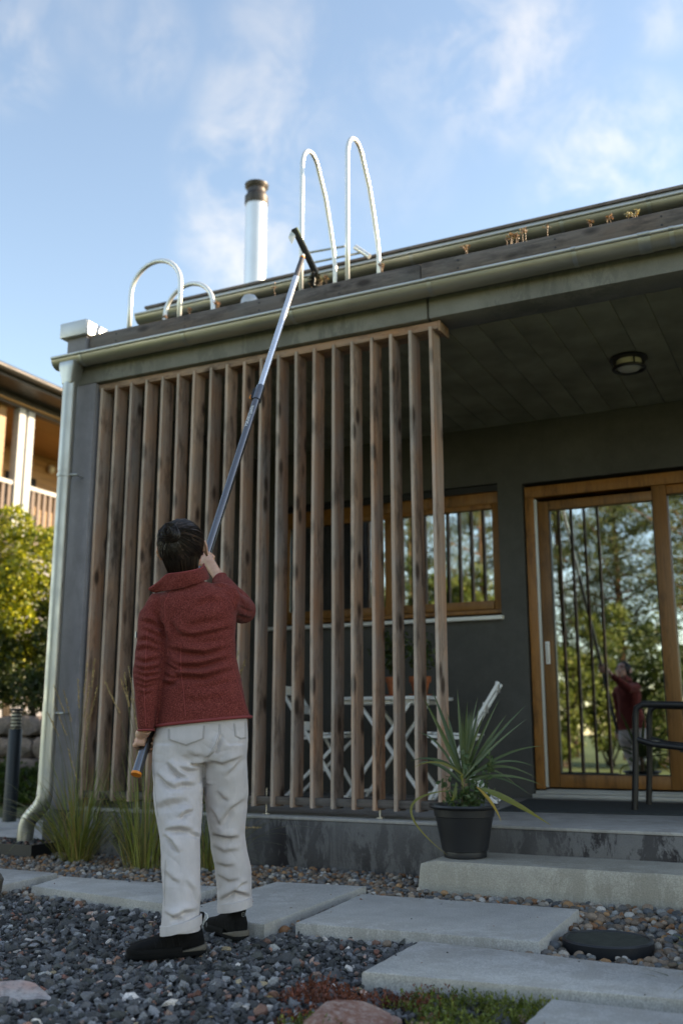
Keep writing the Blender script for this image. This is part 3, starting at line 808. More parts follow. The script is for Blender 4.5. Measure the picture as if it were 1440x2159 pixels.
keep = (P[:, 1] < boundary(P[:, 0]) + wob) & ~on_slab(P) & ~((P[:, 0] > -1.35) & (P[:, 1] > 2.65) & (RNG.random(len(P)) < 0.55) & (P[:, 1] < 3.2))
# nothing under the shoes
for fx, fy in ((-2.29, 3.20), (-2.25, 3.70)): keep &= ~(((P[:, 0]-fx)**2/0.12**2 + (P[:, 1]-fy)**2/0.11**2 < 1) & (zz > -0.007))
P, zz, SZ = P[keep], zz[keep], SZ[keep]
cl = PAL_C[RNG.choice(len(PAL_C), len(P), p=PR_C)]*RNG.uniform(0.95, 2.4, (len(P), 1))
stones('crushed_gravel', np.column_stack([P, zz]), SZ, cl, M['stone'])
PAL_P = np.array([(0.17,0.12,0.085),(0.24,0.17,0.12),(0.13,0.12,0.115),(0.20,0.20,0.195),(0.30,0.26,0.22),(0.20,0.09,0.04),(0.28,0.15,0.07),(0.10,0.085,0.07),(0.38,0.35,0.32),(0.075,0.08,0.085)])
PR_P = np.array([15,13,12,9,9,7,6,10,4,8.]); PR_P /= PR_P.sum()
a = jgrid(-5.2, -2.0, 3.6, 5.53, 0.032); b = jgrid(-5.2, -2.0, 3.6, 5.53, 0.038); c = jgrid(-2.2, 0.6, 3.55, 5.1, 0.034); d = jgrid(-2.2, 0.6, 3.55, 5.1, 0.046)
P = np.concatenate([a, b, c, d]); zz = np.concatenate([RNG.uniform(-0.014, -0.004, len(a)), RNG.uniform(0.0, 0.014, len(b)), RNG.uniform(-0.02, -0.01, len(c)), RNG.uniform(-0.006, 0.006, len(d))])
SZ = np.concatenate([RNG.uniform(0.013, 0.02, len(a)), RNG.uniform(0.009, 0.019, len(b)), RNG.uniform(0.014, 0.021, len(c)), RNG.uniform(0.012, 0.024, len(d))])
wob = 0.03*np.sin(P[:, 0]*23) + 0.02*np.sin(P[:, 0]*61)
rr = np.hypot(P[:, 0]-LC[0], P[:, 1]-LC[1])
keep = (P[:, 1] > boundary(P[:, 0]) + wob) & ~on_slab(P) & (rr > 0.185) & ~((P[:, 0] > -2.06) & (P[:, 1] > 5.05))
for P4 in ('C', 'B'):
    keep &= ~(in_poly(P[:, 0], P[:, 1], SLABS[P4]))
P, zz, SZ = P[keep], zz[keep], SZ[keep]
cl = PAL_P[RNG.choice(len(PAL_P), len(P), p=PR_P)]*RNG.uniform(0.8, 1.5, (len(P), 1))
stones('pebbles', np.column_stack([P, zz]), SZ, cl, M['pebble'], False)

# dry leaf bits and needles blown over stones and slabs
n = 420
lp = np.column_stack([RNG.uniform(-4.9, 0.2, n), RNG.uniform(2.3, 5.5, n)]); os_ = on_slab(lp); kp = ~os_ | (RNG.random(n) < 0.22)
kp &= ~((lp[:, 0] > -2.06) & (lp[:, 1] > 5.05)); lp, os_ = lp[kp], os_[kp]; n = len(lp)
ca_ = RNG.uniform(0, 6.28, n); ax_ = np.column_stack([np.cos(ca_), np.sin(ca_), RNG.uniform(-0.15, 0.25, n)]); bx_ = np.column_stack([-np.sin(ca_), np.cos(ca_), RNG.uniform(-0.3, 0.3, n)])
ls = RNG.uniform(0.010, 0.030, n)[:, None]; lw = np.where(RNG.random(n) < 0.45, 0.06, 0.5)[:, None]; cz = np.where(os_, 0.0545, 0.020)
Cc = np.column_stack([lp, cz]); V = np.stack([Cc-ax_*ls*0.5, Cc+bx_*ls*lw*0.5, Cc+ax_*ls*0.5, Cc-bx_*ls*lw*0.5], 1).reshape(-1, 3)
pal_ = np.array([(0.30, 0.17, 0.06), (0.20, 0.11, 0.05), (0.38, 0.24, 0.09), (0.13, 0.08, 0.04)]); kc = np.repeat(pal_[RNG.integers(0, 4, n)]*RNG.uniform(0.7, 1.3, (n, 1)), 4, 0)
tag(link_mesh('fallen_leaves', np_mesh('fallen_leaves', V, np.arange(n*4).reshape(n, 4), False, kc), M['blade']), kind='stuff')
# grit kicked onto the slabs
gp = np.column_stack([RNG.uniform(-3.8, 0.2, 260), RNG.uniform(2.6, 4.7, 260)]); gp = gp[on_slab(gp)][:70]; n = len(gp)
stones('loose_grit', np.column_stack([gp, np.full(n, 0.0535)]), RNG.uniform(0.002, 0.006, n), PAL_C[RNG.choice(len(PAL_C), n)]*1.3, M['stone'])

# ------------------------------------------------------------------ garden rocks
def granite(name, c1, c2, c3, moss=0.0):
    t = NT(name); v = t.coord()
    n1 = t.noise(v, 9, 5); n2 = t.noise(v, 45, 6, 0.75); n3 = t.noise(v, 3, 3)
    c = t.ramp(n1, [(0.35, c1), (0.62, c2)]); c = t.mix(t.ramp(n2, [(0.45, 0.0), (0.7, 1.0)]), c, c3)
    if moss: c = t.mix(t.ramp(n3, [(0.45, 0.0), (0.6, moss)]), c, (0.07, 0.07, 0.02))
    t.set(c, 0.8); t.bump(n2, 0.5, 0.006); return t.m
def rock(name, label, loc, dim, mat, seed, rz=0.0, cut=(0.34, 0.66)):
    V, F = ICO2_V.copy(), ICO2_F
    for _ in range(2):
        E = {}; V2 = [tuple(v) for v in V]; F2 = []
        for a, b, c in F:
            ids = []
            for p, q in ((a, b), (b, c), (c, a)):
                k = (min(p, q), max(p, q))
                if k not in E:
                    w = (np.array(V2[p])+np.array(V2[q]))/2; V2.append(tuple(w/np.linalg.norm(w))); E[k] = len(V2)-1
                ids.append(E[k])
            x, y, z = ids; F2 += [(a,x,z),(b,y,x),(c,z,y),(x,y,z)]
        V, F = np.array(V2), np.array(F2)
    r = np.random.default_rng(seed)
    for _ in range(9):
        nrm = r.normal(size=3); nrm /= np.linalg.norm(nrm); h = r.uniform(cut[0], cut[1]); d = V@nrm - h; V = V - np.outer(np.maximum(d, 0)*0.92, nrm)
    V = V*(1 + 0.05*np.array([mnoise.noise(Vector(v*2.5) + Vector((seed, 0, 0))) for v in V])[:, None] + 0.035*np.array([mnoise.noise(Vector(v*8)) for v in V])[:, None] + 0.02*np.array([mnoise.noise(Vector(v*21)) for v in V])[:, None])
    V *= np.array(dim)
    o = link_mesh(name, np_mesh(name, V, F, False), mat); o.location = loc; o.rotation_euler[2] = rz
    return tag(o, label, 'rock')
rock('garden_rock', 'flat pink and white rock lying in the crushed gravel', (-2.41, 2.55, -0.012), (0.23, 0.16, 0.085), granite('pink_white_granite', (0.5, 0.3, 0.25), (0.46, 0.42, 0.41), (0.17, 0.15, 0.15)), 3, 0.5)
rock('garden_rock', 'rust red rock beside the sedum in front of the slabs', (-1.26, 2.72, -0.03), (0.19, 0.20, 0.11), granite('red_granite', (0.21, 0.085, 0.055), (0.30, 0.16, 0.12), (0.44, 0.34, 0.30), 0.3), 14, 0.4)
rr_ = at_z(0, 1895, 0.0)
rock('garden_rock', 'dark mossy rock at the corner of the leftmost slab', (rr_[0]-0.045, rr_[1]-0.02, 0.03), (0.10, 0.11, 0.10), granite('dark_mossy_rock', (0.05, 0.05, 0.055), (0.14, 0.12, 0.1), (0.08, 0.08, 0.08), 0.7), 5, 0.2)

# ------------------------------------------------------------------ leaves and blades
def leaf_quads(C, size, cols, up=None, aspect=0.55, spread=1.0):
    """rhomb leaves at points C; returns verts, faces, colours"""
    n = len(C)
    a = RNG.normal(size=(n, 3)); 
    if up is not None: a = a*spread + up
    a /= np.linalg.norm(a, axis=1)[:, None]
    b = np.cross(a, RNG.normal(size=(n, 3))); b /= np.linalg.norm(b, axis=1)[:, None]
    nn = np.cross(a, b)
    s = size[:, None]
    V = np.stack([C - a*s*0.5, C + b*s*aspect*0.5 + nn*s*0.08, C + a*s*0.5, C - b*s*aspect*0.5 + nn*s*0.08], 1)
    F = np.arange(n*4).reshape(n, 4)
    return V.reshape(-1, 3), F, np.repeat(cols, 4, 0)
def palette(n, pal, pw, var=0.25):
    pal = np.array(pal, float); pw = np.array(pw, float)/sum(pw)
    return pal[RNG.choice(len(pal), n, p=pw)]*RNG.uniform(1-var, 1+var, (n, 1))
def blade_np(base, mid, tip, w, nseg=9, fold=0.25, side=None, tipw=0.04, wp=0.35):
    """one grass or yucca blade along a curved spine; 3 points per section"""
    pts = bez(base, mid, tip, nseg); V = []
    for i, p in enumerate(pts):
        t = i/(nseg-1)
        tg = (pts[min(i+1, nseg-1)] - pts[max(i-1, 0)]).normalized()
        sd = tg.cross(Vector((0, 0, 1)) if side is None else Vector(side))
        if sd.length < 1e-3: sd = Vector((1, 0, 0))
        sd.normalize(); up = sd.cross(tg)
        ww = w*max(tipw, (min(1, (t+0.12)/wp) if t < wp else (1-((t-wp)/(1-wp))**1.6)))
        V += [p - sd*ww/2 + up*ww*fold, p, p + sd*ww/2 + up*ww*fold]
    F = []
    for i in range(nseg-1):
        a = i*3; F += [(a, a+1, a+4, a+3), (a+1, a+2, a+5, a+4)]
    return np.array(V), np.array(F)
class Gather:
    def __init__(s): s.V = []; s.F = []; s.C = []; s.n = 0
    def add(s, V, F, C):
        V = np.asarray(V, float); C = np.asarray(C, float)
        if C.ndim == 1: C = np.tile(C, (len(V), 1))
        s.V.append(V); s.F.append(np.asarray(F) + s.n); s.C.append(C); s.n += len(V)
    def build(s, name, mat, parent=None, smooth=True):
        V = np.concatenate(s.V)
        if parent is not None: V = V - np.array(root_loc(parent))
        return link_mesh(name, np_mesh(name, V, np.concatenate(s.F), smooth, np.concatenate(s.C)), mat, parent)

# stonecrop mat along the front slab
G = Gather()
sp = jgrid(-1.62, -0.84, 2.45, 3.16, 0.0165)
edge = 3.10 + 0.09*(sp[:, 0]+1.46) - 0.0
dens = np.array([mnoise.noise(Vector((p[0]*5, p[1]*5, 3.3))) for p in sp])
keep = (sp[:, 1] < edge + 0.005) & (sp[:, 1] > 2.55 + 0.25*np.abs(sp[:, 0]+1.1)) & (dens > -0.30 + 0.5*np.clip((2.86-sp[:, 1])*2.0, 0, 1)) & ((sp[:, 0]+1.275)**2/0.13**2 + (sp[:, 1]-2.78)**2/0.14**2 > 1)
sp = sp[keep]
red = np.array([mnoise.noise(Vector((p[0]*4, p[1]*9, 9.1))) for p in sp]) + (-(sp[:, 0]+1.18))*2.2 + (sp[:, 1]-2.95)*1.5
for p, rd in zip(sp, red):
    h = random.uniform(0.008, 0.042); nl = 9
    cc = np.array((0.24, 0.075, 0.045) if rd + random.uniform(-0.2, 0.2) > 0.12 else random.choice([(0.18, 0.22, 0.04), (0.25, 0.27, 0.06), (0.11, 0.15, 0.025)]))*random.uniform(0.5, 1.3)
    C = np.column_stack([np.full(nl, p[0]), np.full(nl, p[1]), np.linspace(0.0, h, nl)]) + RNG.normal(scale=(0.0045, 0.0045, 0.001), size=(nl, 3))
    V, F, K = leaf_quads(C, RNG.uniform(0.009, 0.016, nl), np.tile(cc, (nl, 1)), up=np.array((0, 0, 0.9)), aspect=0.45, spread=0.7)
    G.add(V, F, K)
o = G.build('stonecrop_carpet', M['leaf']); tag(o, 'red and green stonecrop carpet creeping along the front slab', kind='stuff')

# ornamental grasses by the plinth
def grass_clump(label, bx, by, nb, hgt, stalks, seed, fan=1.0):
    rr = random.Random(seed)
    t = thing('ornamental_grass', label, 'grass', (bx, by, 0), 'grass clumps along the plinth')
    G = Gather()
    for i in range(nb):
        a = rr.uniform(0, 2*math.pi); r0 = rr.uniform(0, 0.125)
        b = Vector((bx + r0*math.cos(a), by + r0*math.sin(a)*0.8, 0.0))
        L = hgt*rr.uniform(0.45, 1.15); out = fan*L*rr.uniform(0.1, 1.1)
        if rr.random() < 0.15: out *= 1.3
        a2 = a + rr.uniform(-0.6, 0.6)
        d = Vector((math.cos(a2), math.sin(a2)*0.75, 0))
        if by + d.y*out > 5.46: d.y = (5.46-by)/max(out, 0.01)
        mid = b + d*out*0.42 + Vector((0, 0, L*0.62)); tip = b + d*out + Vector((0, 0, L*max(0.12, 1 - 0.55*(out/L)**1.3)))
        V, F = blade_np(b, mid, tip, rr.uniform(0.004, 0.0075), 7, 0.15, wp=0.25)
        if rr.random() < 0.2: c = np.array((0.34, 0.26, 0.10))
        else: c = np.array(rr.choice([(0.15, 0.19, 0.04), (0.20, 0.245, 0.06), (0.28, 0.30, 0.085), (0.11, 0.145, 0.035)]))
        tt = np.repeat(np.linspace(0, 1, 7), 3)[:, None]
        G.add(V, F, c*(1-tt*0.15)*np.array((1, 1, 1)) + (1-tt)**3*np.array((0.06, 0.03, 0.008)))
    bl = G.build('blades', M['blade'], t); bl['kind'] = 'stuff'
    for (px, py) in stalks:
        top = Vector(at_y(px, py, by - rr.uniform(-0.05, 0.08))); b = Vector((bx + rr.uniform(-0.05, 0.05), by + rr.uniform(-0.04, 0.04), 0))
        mid = b.lerp(top, 0.55) + Vector((-(top.x-b.x)*0.25, 0, 0.12))
        pts = bez(b, mid, top, 14); dr = (pts[-1]-pts[-2]).normalized()
        G = Gather(); mb = MB(); mb.tube(pts, [0.0016]*14, 5)
        G.add(np.array(mb.v), np.array([f for f in mb.f if len(f) == 4]), (0.16, 0.14, 0.05))
        hl = 0.21*rr.uniform(0.8, 1.15); n = 60
        tt = np.linspace(0, 1, n); C = np.array([list(top - dr*hl*(1-x)) for x in tt]) + RNG.normal(scale=0.0028, size=(n, 3))
        V, F, K = leaf_quads(C, RNG.uniform(0.012, 0.02, n), palette(n, [(0.55, 0.37, 0.16), (0.65, 0.46, 0.22), (0.42, 0.27, 0.12)], [1, 1, 1]), up=np.array(dr)*2.2, aspect=0.28, spread=0.5)
        G.add(V, F, K); G.build('seed_stalk', M['blade'], t)
    return t
grass_clump('wide feathery grass clump beside the downpipe', -4.42, 5.20, 260, 0.76, [(115, 1445), (118, 1490), (135, 1455), (165, 1432), (185, 1397), (200, 1390), (190, 1440), (207, 1445), (185, 1505), (100, 1500), (145, 1580)], 1, 1.15)
grass_clump('upright grass clump left of the trouser leg', -3.83, 5.10, 190, 0.72, [(222, 1437), (255, 1430), (263, 1420), (272, 1405), (277, 1470)], 2, 0.7)
grass_clump('small grass clump showing between the two trouser legs', -3.43, 5.20, 130, 0.55, [(503, 1372), (517, 1392), (550, 1745)], 3, 1.0)
# sedge leaning in over the front slab from the right
t = thing('sedge', 'arching yellow green sedge leaning over the slab at the right edge', 'grass', (-0.42, 3.45, 0.03))
G = Gather()
sb = Vector((-0.40, 3.42, 0.0))
for tip, bend in (((1372, 1998), 0.16), ((1395, 2010), 0.14), ((1378, 2046), 0.11), ((1345, 2040), 0.03), ((1330, 2047), 0.02), ((1412, 2100), 0.10), ((1380, 1990), 0.2), ((1425, 1990), 0.24), ((1360, 2052), 0.015), ((1420, 2060), 0.08), ((1402, 2030), 0.17)):
    b = sb + Vector((random.uniform(-0.03, 0.03), random.uniform(-0.03, 0.05), 0)); tp = Vector(at_z(tip[0], tip[1], 0.055 + bend*0.25))
    V, F = blade_np(b, b.lerp(tp, 0.45) + Vector((0, 0, bend)), tp, 0.0085, 10, 0.12, wp=0.3)
    c = random.choice([(0.10, 0.115, 0.02), (0.14, 0.12, 0.03), (0.30, 0.24, 0.14), (0.07, 0.09, 0.02)])
    G.add(V, F, c)
for i in range(40):
    a = random.uniform(0, 6.28); L = random.uniform(0.2, 0.4); d = Vector((abs(math.cos(a))*0.9 + 0.1, math.sin(a), 0))
    b = sb + Vector((random.uniform(0.0, 0.08), random.uniform(-0.04, 0.05), 0)); tp = b + d*L*0.9 + Vector((0, 0, L*0.3))
    V, F = blade_np(b, b + d*L*0.35 + Vector((0, 0, L*0.75)), tp, 0.0075, 8, 0.12, wp=0.3); G.add(V, F, random.choice([(0.10, 0.115, 0.02), (0.14, 0.12, 0.03), (0.07, 0.09, 0.02)]))
bl = G.build('blades', M['blade'], t); bl['kind'] = 'stuff'

# dry stonecrop tufts along the timber roof edge
_tx = sorted((980, 1076, 1092, 1102, 1158, 1248, 1286, 1330, 1340, 578, 690, 806, 350, 404, 656, 676, 460))
_ord = 'first second third fourth fifth sixth seventh eighth ninth tenth eleventh twelfth thirteenth fourteenth fifteenth sixteenth seventeenth'.split()
def tuft_label(px): return 'tiny dry stonecrop tuft on the timber roof edge, %s from the left' % _ord[_tx.index(px)]
for px, py, kind in ((980, 530, 0), (1076, 512, 1), (1092, 508, 1), (1102, 500, 1), (1158, 492, 2), (1248, 476, 0), (1286, 468, 0), (1330, 458, 3), (1340, 457, 3), (578, 618, 2), (690, 592, 0), (806, 566, 0), (350, 672, 0), (404, 660, 0), (656, 602, 0), (676, 594, 3), (460, 645, 0)):
    q = at_y(px, py, 5.60)
    t = thing('roof_stonecrop', tuft_label(px), 'plant', (q[0], 5.60, 3.70), 'dry tufts along the roof edge')
    G = Gather(); top = q[2] + (0.05 if kind in (1, 2) else 0.03)
    for s in range(3 if kind != 2 else 1):
        x = q[0] + random.uniform(-0.015, 0.015); tz = top - random.uniform(0, 0.02)
        mb = MB(); mb.tube([(x, 5.60, 3.70), (x + random.uniform(-0.008, 0.008), 5.59, (3.70+tz)/2), (x + random.uniform(-0.01, 0.01), 5.59, tz)], 0.0022, 5)
        G.add(np.array(mb.v), np.array([f for f in mb.f if len(f) == 4]), (0.28, 0.15, 0.07))
        n = 14; C = np.array((x, 5.59, tz)) + RNG.normal(scale=(0.009, 0.009, 0.006), size=(n, 3))
        pal = [(0.30, 0.2, 0.11), (0.33, 0.17, 0.11)] if kind != 3 else [(0.5, 0.46, 0.36), (0.42, 0.3, 0.14)]
        V, F, K = leaf_quads(C, RNG.uniform(0.012, 0.02, n), palette(n, pal, [1, 1])); G.add(V, F, K)
    G.build('sprigs', M['blade'], t)

# ------------------------------------------------------------------ corner by the downpipe
t = thing('drain_trough', 'black plastic drain trough filled with gravel under the downpipe', 'trough', (-5.2, 5.4, 0))
d = MB(); x0, x1, y0, y1 = -5.75, -4.80, 5.20, 5.52
d.box(x0, x1, y0, y0+0.015, -0.03, 0.085); d.box(x0, x1, y1-0.015, y1, -0.03, 0.085); d.box(x0, x0+0.015, y0+0.016, y1-0.016, -0.03, 0.085); d.box(x1-0.015, x1, y0+0.016, y1-0.016, -0.03, 0.085); d.box(x0+0.016, x1-0.016, y0+0.016, y1-0.016, -0.03, 0.0)
d.build('box', M['black_plastic'], t)
gp = jgrid(x0+0.03, x1-0.03, y0+0.03, y1-0.03, 0.03); n = len(gp)
gr = stones('gravel_fill', np.column_stack([gp, RNG.uniform(0.06, 0.085, n)]) - np.array(t.location), RNG.uniform(0.014, 0.022, n), PAL_C[RNG.choice(len(PAL_C), n)], M['stone']); gr.parent = t

bo = at_z(20, 1735, 0)
t = thing('bollard_lamp', 'slim dark bollard lamp with louvred head by the stone wall', 'bollard', (bo[0], bo[1], 0))
bh = 1.02
MB().lathe([(0.062, 0.0), (0.062, bh-0.19), (0.058, bh-0.185)], (bo[0], bo[1], 0), 24).build('post', simple('bollard_paint', (0.015, 0.021, 0.025), 0.5), t, smooth=True)
MB().lathe([(0.045, bh-0.184), (0.045, bh-0.03)], (bo[0], bo[1], 0), 24).build('diffuser', M['lamp_glass'], t, smooth=True)
for k in range(5):
    z = bh-0.17 + k*0.032; MB().lathe([(0.046, z), (0.060, z-0.006), (0.060, z-0.002), (0.046, z+0.008)], (bo[0], bo[1], 0), 24).build('louvre', M['black_metal'], t, smooth=True)
MB().lathe([(0.063, bh-0.022), (0.063, bh-0.006), (0.055, bh), (0.0, bh+0.002)], (bo[0], bo[1], 0), 24).build('cap', M['black_metal'], t, smooth=True)

# stone retaining wall
sw = thing('stone_wall', 'rough natural stone retaining wall below the hedge', 'wall', (-8.5, 9.6, 0))
smat = granite('wall_stone', (0.15, 0.12, 0.11), (0.34, 0.26, 0.23), (0.09, 0.085, 0.085), 0.2)
WYS = 9.45
MB().box(-12.2, -5.6, WYS+0.16, WYS+0.7, -0.03, 0.97).build('core', M['soil'], sw)
rws = [0.0, 0.26, 0.50, 0.76, 1.0]
for r in range(4):
    x = -12.2 + random.uniform(-0.2, 0)
    while x < -5.6:
        w = random.uniform(0.26, 0.55); h = rws[r+1]-rws[r]
        o = MB(); c = (x + w/2, WYS+0.14, rws[r] + h/2)
        V = ICO2_V*np.array((w/2*1.5, 0.24, h/2*1.5)); V = np.sign(V)*np.minimum(np.abs(V), np.array((w/2-0.008, 0.15, h/2-0.008)))
        V = V + RNG.normal(scale=0.013, size=V.shape)
        ob = link_mesh('stone', np_mesh('stone', V, ICO2_F, False), smat, sw); ob.location = (c[0]-sw.location.x, c[1]-sw.location.y, c[2]); x += w

# ------------------------------------------------------------------ shrubs and trees
def shrub(name, label, c, r, n, pal, pw, size, seed, cat='shrub', stems=7, group=None, squash=0.0):
    rs = np.random.default_rng(seed)
    t = thing(name, label, cat, (c[0], c[1], 0), group)
    # uneven clumps spread through the crown
    nc = 46; cc = rs.normal(size=(nc, 3)); cc /= np.linalg.norm(cc, axis=1)[:, None]; cc *= (rs.uniform(0.35, 1.0, nc)**0.5)[:, None]
    cc = cc*np.array(r)*0.86 + np.array(c); cr = rs.uniform(0.2, 0.42, nc)*min(r)
    pick = rs.integers(0, nc, n); d = rs.normal(size=(n, 3)); d /= np.linalg.norm(d, axis=1)[:, None]
    P = cc[pick] + d*(cr[pick]*(rs.uniform(0.3, 1.05, n)**0.5))[:, None]
    ok = P[:, 2] > 0.03; P = P[ok]; d = d[ok]; n = len(P)
    V, F, K = leaf_quads(P, rs.uniform(size[0], size[1], n), palette(n, pal, pw), up=d*0.8 + np.array((0, 0, 0.3)), aspect=0.5)
    G = Gather(); G.add(V, F, K); f = G.build('foliage', M['leaf'], t, smooth=False); f['kind'] = 'stuff'
    for k in range(stems):
        a = rs.uniform(0, 6.28); q = cc[rs.integers(0, nc)]
        b = np.array((c[0] + 0.12*math.cos(a), c[1] + 0.12*math.sin(a), 0.0))
        MB().tube(bez(b, (b + q)/2 + np.array((0, 0, 0.2)), q, 7), np.linspace(0.03, 0.008, 7), 6).build('stem', M['branch'], t, smooth=True)
    return t
YG = [(0.46, 0.44, 0.04), (0.28, 0.31, 0.03), (0.10, 0.14, 0.02), (0.55, 0.50, 0.08)]
DG = [(0.035, 0.06, 0.015), (0.05, 0.08, 0.018), (0.025, 0.045, 0.012), (0.08, 0.10, 0.02)]
q = at_y(35, 1250, 10.4)
shrub('garden_shrub', 'bright yellow green shrub above the stone wall', (q[0]-0.1, 10.55, 2.65), (1.5, 1.0, 1.42), 26000, YG, [3, 4, 4, 1.2], (0.05, 0.10), 21)
shrub('garden_shrub', 'dark green bush between the stone wall and the yellow shrub', (-9.0, 10.25, 1.65), (1.9, 0.7, 0.85), 16000, DG, [3, 3, 3, 1], (0.05, 0.09), 22)
shrub('garden_shrub', 'tall dark hedge plant left of the yellow shrub', (-12.6, 10.9, 1.9), (1.5, 1.0, 2.0), 12000, DG, [3, 3, 2, 1], (0.06, 0.11), 23)
for k, (x, y) in enumerate(((-8.35, 9.15), (-7.75, 9.2), (-8.9, 9.1))):
    shrub('ground_cover_plant', ['low leafy plant at the wall foot beside the bollard', 'low leafy plant at the wall foot nearest the house', 'low leafy plant at the wall foot left of the bollard'][k], (x, y, 0.2), (0.42, 0.3, 0.3), 2600, [(0.05, 0.10, 0.018), (0.08, 0.14, 0.03), (0.04, 0.07, 0.02)], [1, 1, 1], (0.04, 0.08), 31+k, 'plant', 3)

def pine(label, x, y, h, crown0, rc, seed, lean=0.0):
    rs = random.Random(seed)
    t = thing('pine_tree', label, 'tree', (x, y, 0), 'pines behind the garden')
    pts = [(x + lean*k/8, y, h*k/8) for k in range(9)]
    MB().tube(pts, [0.20*(1-0.085*k)*h/12 for k in range(9)], 10).build('trunk', M['bark'], t, smooth=True)
    G = Gather(); nb = 44
    br = MB()
    for k in range(nb):
        z = h*(crown0 + (1.0-crown0)*((k+rs.random())/nb)); u = (z/h-crown0)/(1-crown0)
        R = rc*(math.sin(math.pi*min(1, 0.22+0.75*u)))*rs.uniform(0.5, 1.1); a = k*2.4 + rs.uniform(-0.4, 0.4)
        e = np.array((x + lean*z/h + R*math.cos(a), y + R*math.sin(a), z + 0.18*R)); s = np.array((x + lean*z/h, y, z - 0.12*R))
        br.tube([s, (s+e)/2 + np.array((0, 0, -0.05)), e], [0.05*h/12, 0.03, 0.012], 5)
        for w in (1.0, 0.72, 0.45):
            c = s + (e-s)*w; n = 130; sc = 0.15 + 0.10*R
            P = c + RNG.normal(size=(n, 3))*np.array((sc, sc, sc*0.42))
            V, F, K = leaf_quads(P, RNG.uniform(0.10, 0.22, n), palette(n, [(0.09, 0.12, 0.04), (0.13, 0.15, 0.05), (0.06, 0.08, 0.03), (0.18, 0.17, 0.06)], [3, 3, 2, 1]), up=np.array((0, 0, 0.5)), aspect=0.22)
            G.add(V, F, K)
    br.build('limbs', M['bark'], t, smooth=True)
    f = G.build('crown', M['leaf'], t, smooth=False); f['kind'] = 'stuff'
    return t
def mir(px, py, Y):      # place seen in the door glass: mirror in the pane
    q = at_y(px, py, 2*(YD+0.055) - Y); return float(q[0]), float(q[2])
for px, Y, ty, c0, rc, sd, lb in ((1288, -15.5, 1000, 0.30, 2.4, 1, 'tall pine reflected beside the slats in the door glass'), (1185, -17, 1015, 0.25, 2.2, 2, 'pine reflected leftmost in the door glass'),
                          (1452, -14, 960, 0.45, 2.6, 3, 'pine reflected in the right hand door pane'), (1010, -18, 1000, 0.28, 2.6, 4, 'pine reflected in the porch window'), (860, -19, 1000, 0.3, 2.5, 5, 'pine reflected at the middle of the porch window'),
                          (1610, -16, 950, 0.35, 2.6, 6, 'pine standing behind the right of the garden')):
    x, h = mir(px, ty, Y); pine(lb, x, Y, h, c0, rc, sd, random.uniform(-0.4, 0.4))
k = 0
YG = [(0.15, 0.18, 0.035), (0.12, 0.15, 0.03), (0.08, 0.11, 0.025), (0.2, 0.2, 0.05)]
DG = [(0.06, 0.09, 0.025), (0.085, 0.12, 0.03), (0.045, 0.07, 0.02), (0.12, 0.14, 0.035)]
for px, Y, ty, rx, lb, pal in ((1180, -7.5, 1330, 1.5, 'yellow green bush across the garden, reflected low in the door', YG), (1265, -9.5, 1250, 1.6, 'loose green bush across the garden under the pines', YG), (1375, -8.0, 1290, 1.7, 'dark clipped bush across the garden, reflected at the right of the door', DG),
                       (1480, -8.5, 1300, 1.7, 'dark bush across the garden beside the pine trunk', DG), (1000, -8.5, 1150, 1.7, 'green bush across the garden, reflected in the window', YG), (880, -9.0, 1140, 1.8, 'tall bush across the garden, far left in the window', DG), (740, -9.0, 1180, 1.9, 'bush across the garden beyond the gravel', YG), (1600, -9, 1300, 2.0, 'bush across the garden far right', DG)):
    x, h = mir(px, ty, Y); shrub('garden_shrub', lb, (x, Y, h*0.5), (rx, 0.9, h*0.5), 7500, pal, [3, 3, 3, 1], (0.08, 0.16), 50+k); k += 1

# ------------------------------------------------------------------ neighbour's house
NXF = -12.5
nb = thing('neighbour_house', "two storey neighbour's house with orange timber loggia and dark eaves", 'house', (NXF-2, 14, 0))
def pine_board(name, col):
    t = NT(name); v = t.coord((1, 1, 1))
    w = t.n('ShaderNodeTexNoise'); t.l(t.coord((0.3, 0.12, 9)), w.inputs['Vector']); w.inputs['Scale'].default_value = 3
    c = t.ramp(w.outputs['Fac'], [(0.3, tuple(x*0.75 for x in col)), (0.7, tuple(x*1.1 for x in col))]); t.set(c, 0.55); return t.m
PB = pine_board('orange_pine_cladding', (0.34, 0.18, 0.065))
FZ = 4.08      # loggia floor
MB().box(NXF-9, NXF+0.05, 6.0, 26, -0.03, FZ-0.14).build('ground_storey', M['column'], nb)
MB().box(NXF-9, NXF+0.10, 6.0, 26, FZ-0.138, FZ).build('loggia_floor', M['fascia'], nb)
bk = NXF - 2.0
for j in range(19):      # cladding boards of the recessed wall
    z = FZ + 0.002 + j*0.127
    MB().box(bk-0.2, bk + 0.012 + 0.002*(j % 2), 6.0, 26, z, z+0.120).build('cladding_board', PB, nb)
for j in range(11):      # soffit boards
    x0 = NXF - 2.0 + j*0.19
    MB().box(x0, x0+0.182, 6.0, 26, 6.44 + 0.002*(j % 2), 6.47).build('soffit_board', PB, nb)
MB().box(NXF-9, NXF+0.60, 5.6, 26.4, 6.58, 6.62).build('roof_deck', M['black_metal'], nb)
MB().box(NXF-0.12, NXF+0.03, 5.6, 26.4, 6.40, 6.578).build('eave_beam', M['black_metal'], nb)
rf = MB(); rf.box(NXF-9, NXF+0.62, 5.5, 26.5, 6.624, 6.72); rf.build('roof', simple('dark_roof_felt', (0.03, 0.028, 0.028), 0.7), nb)
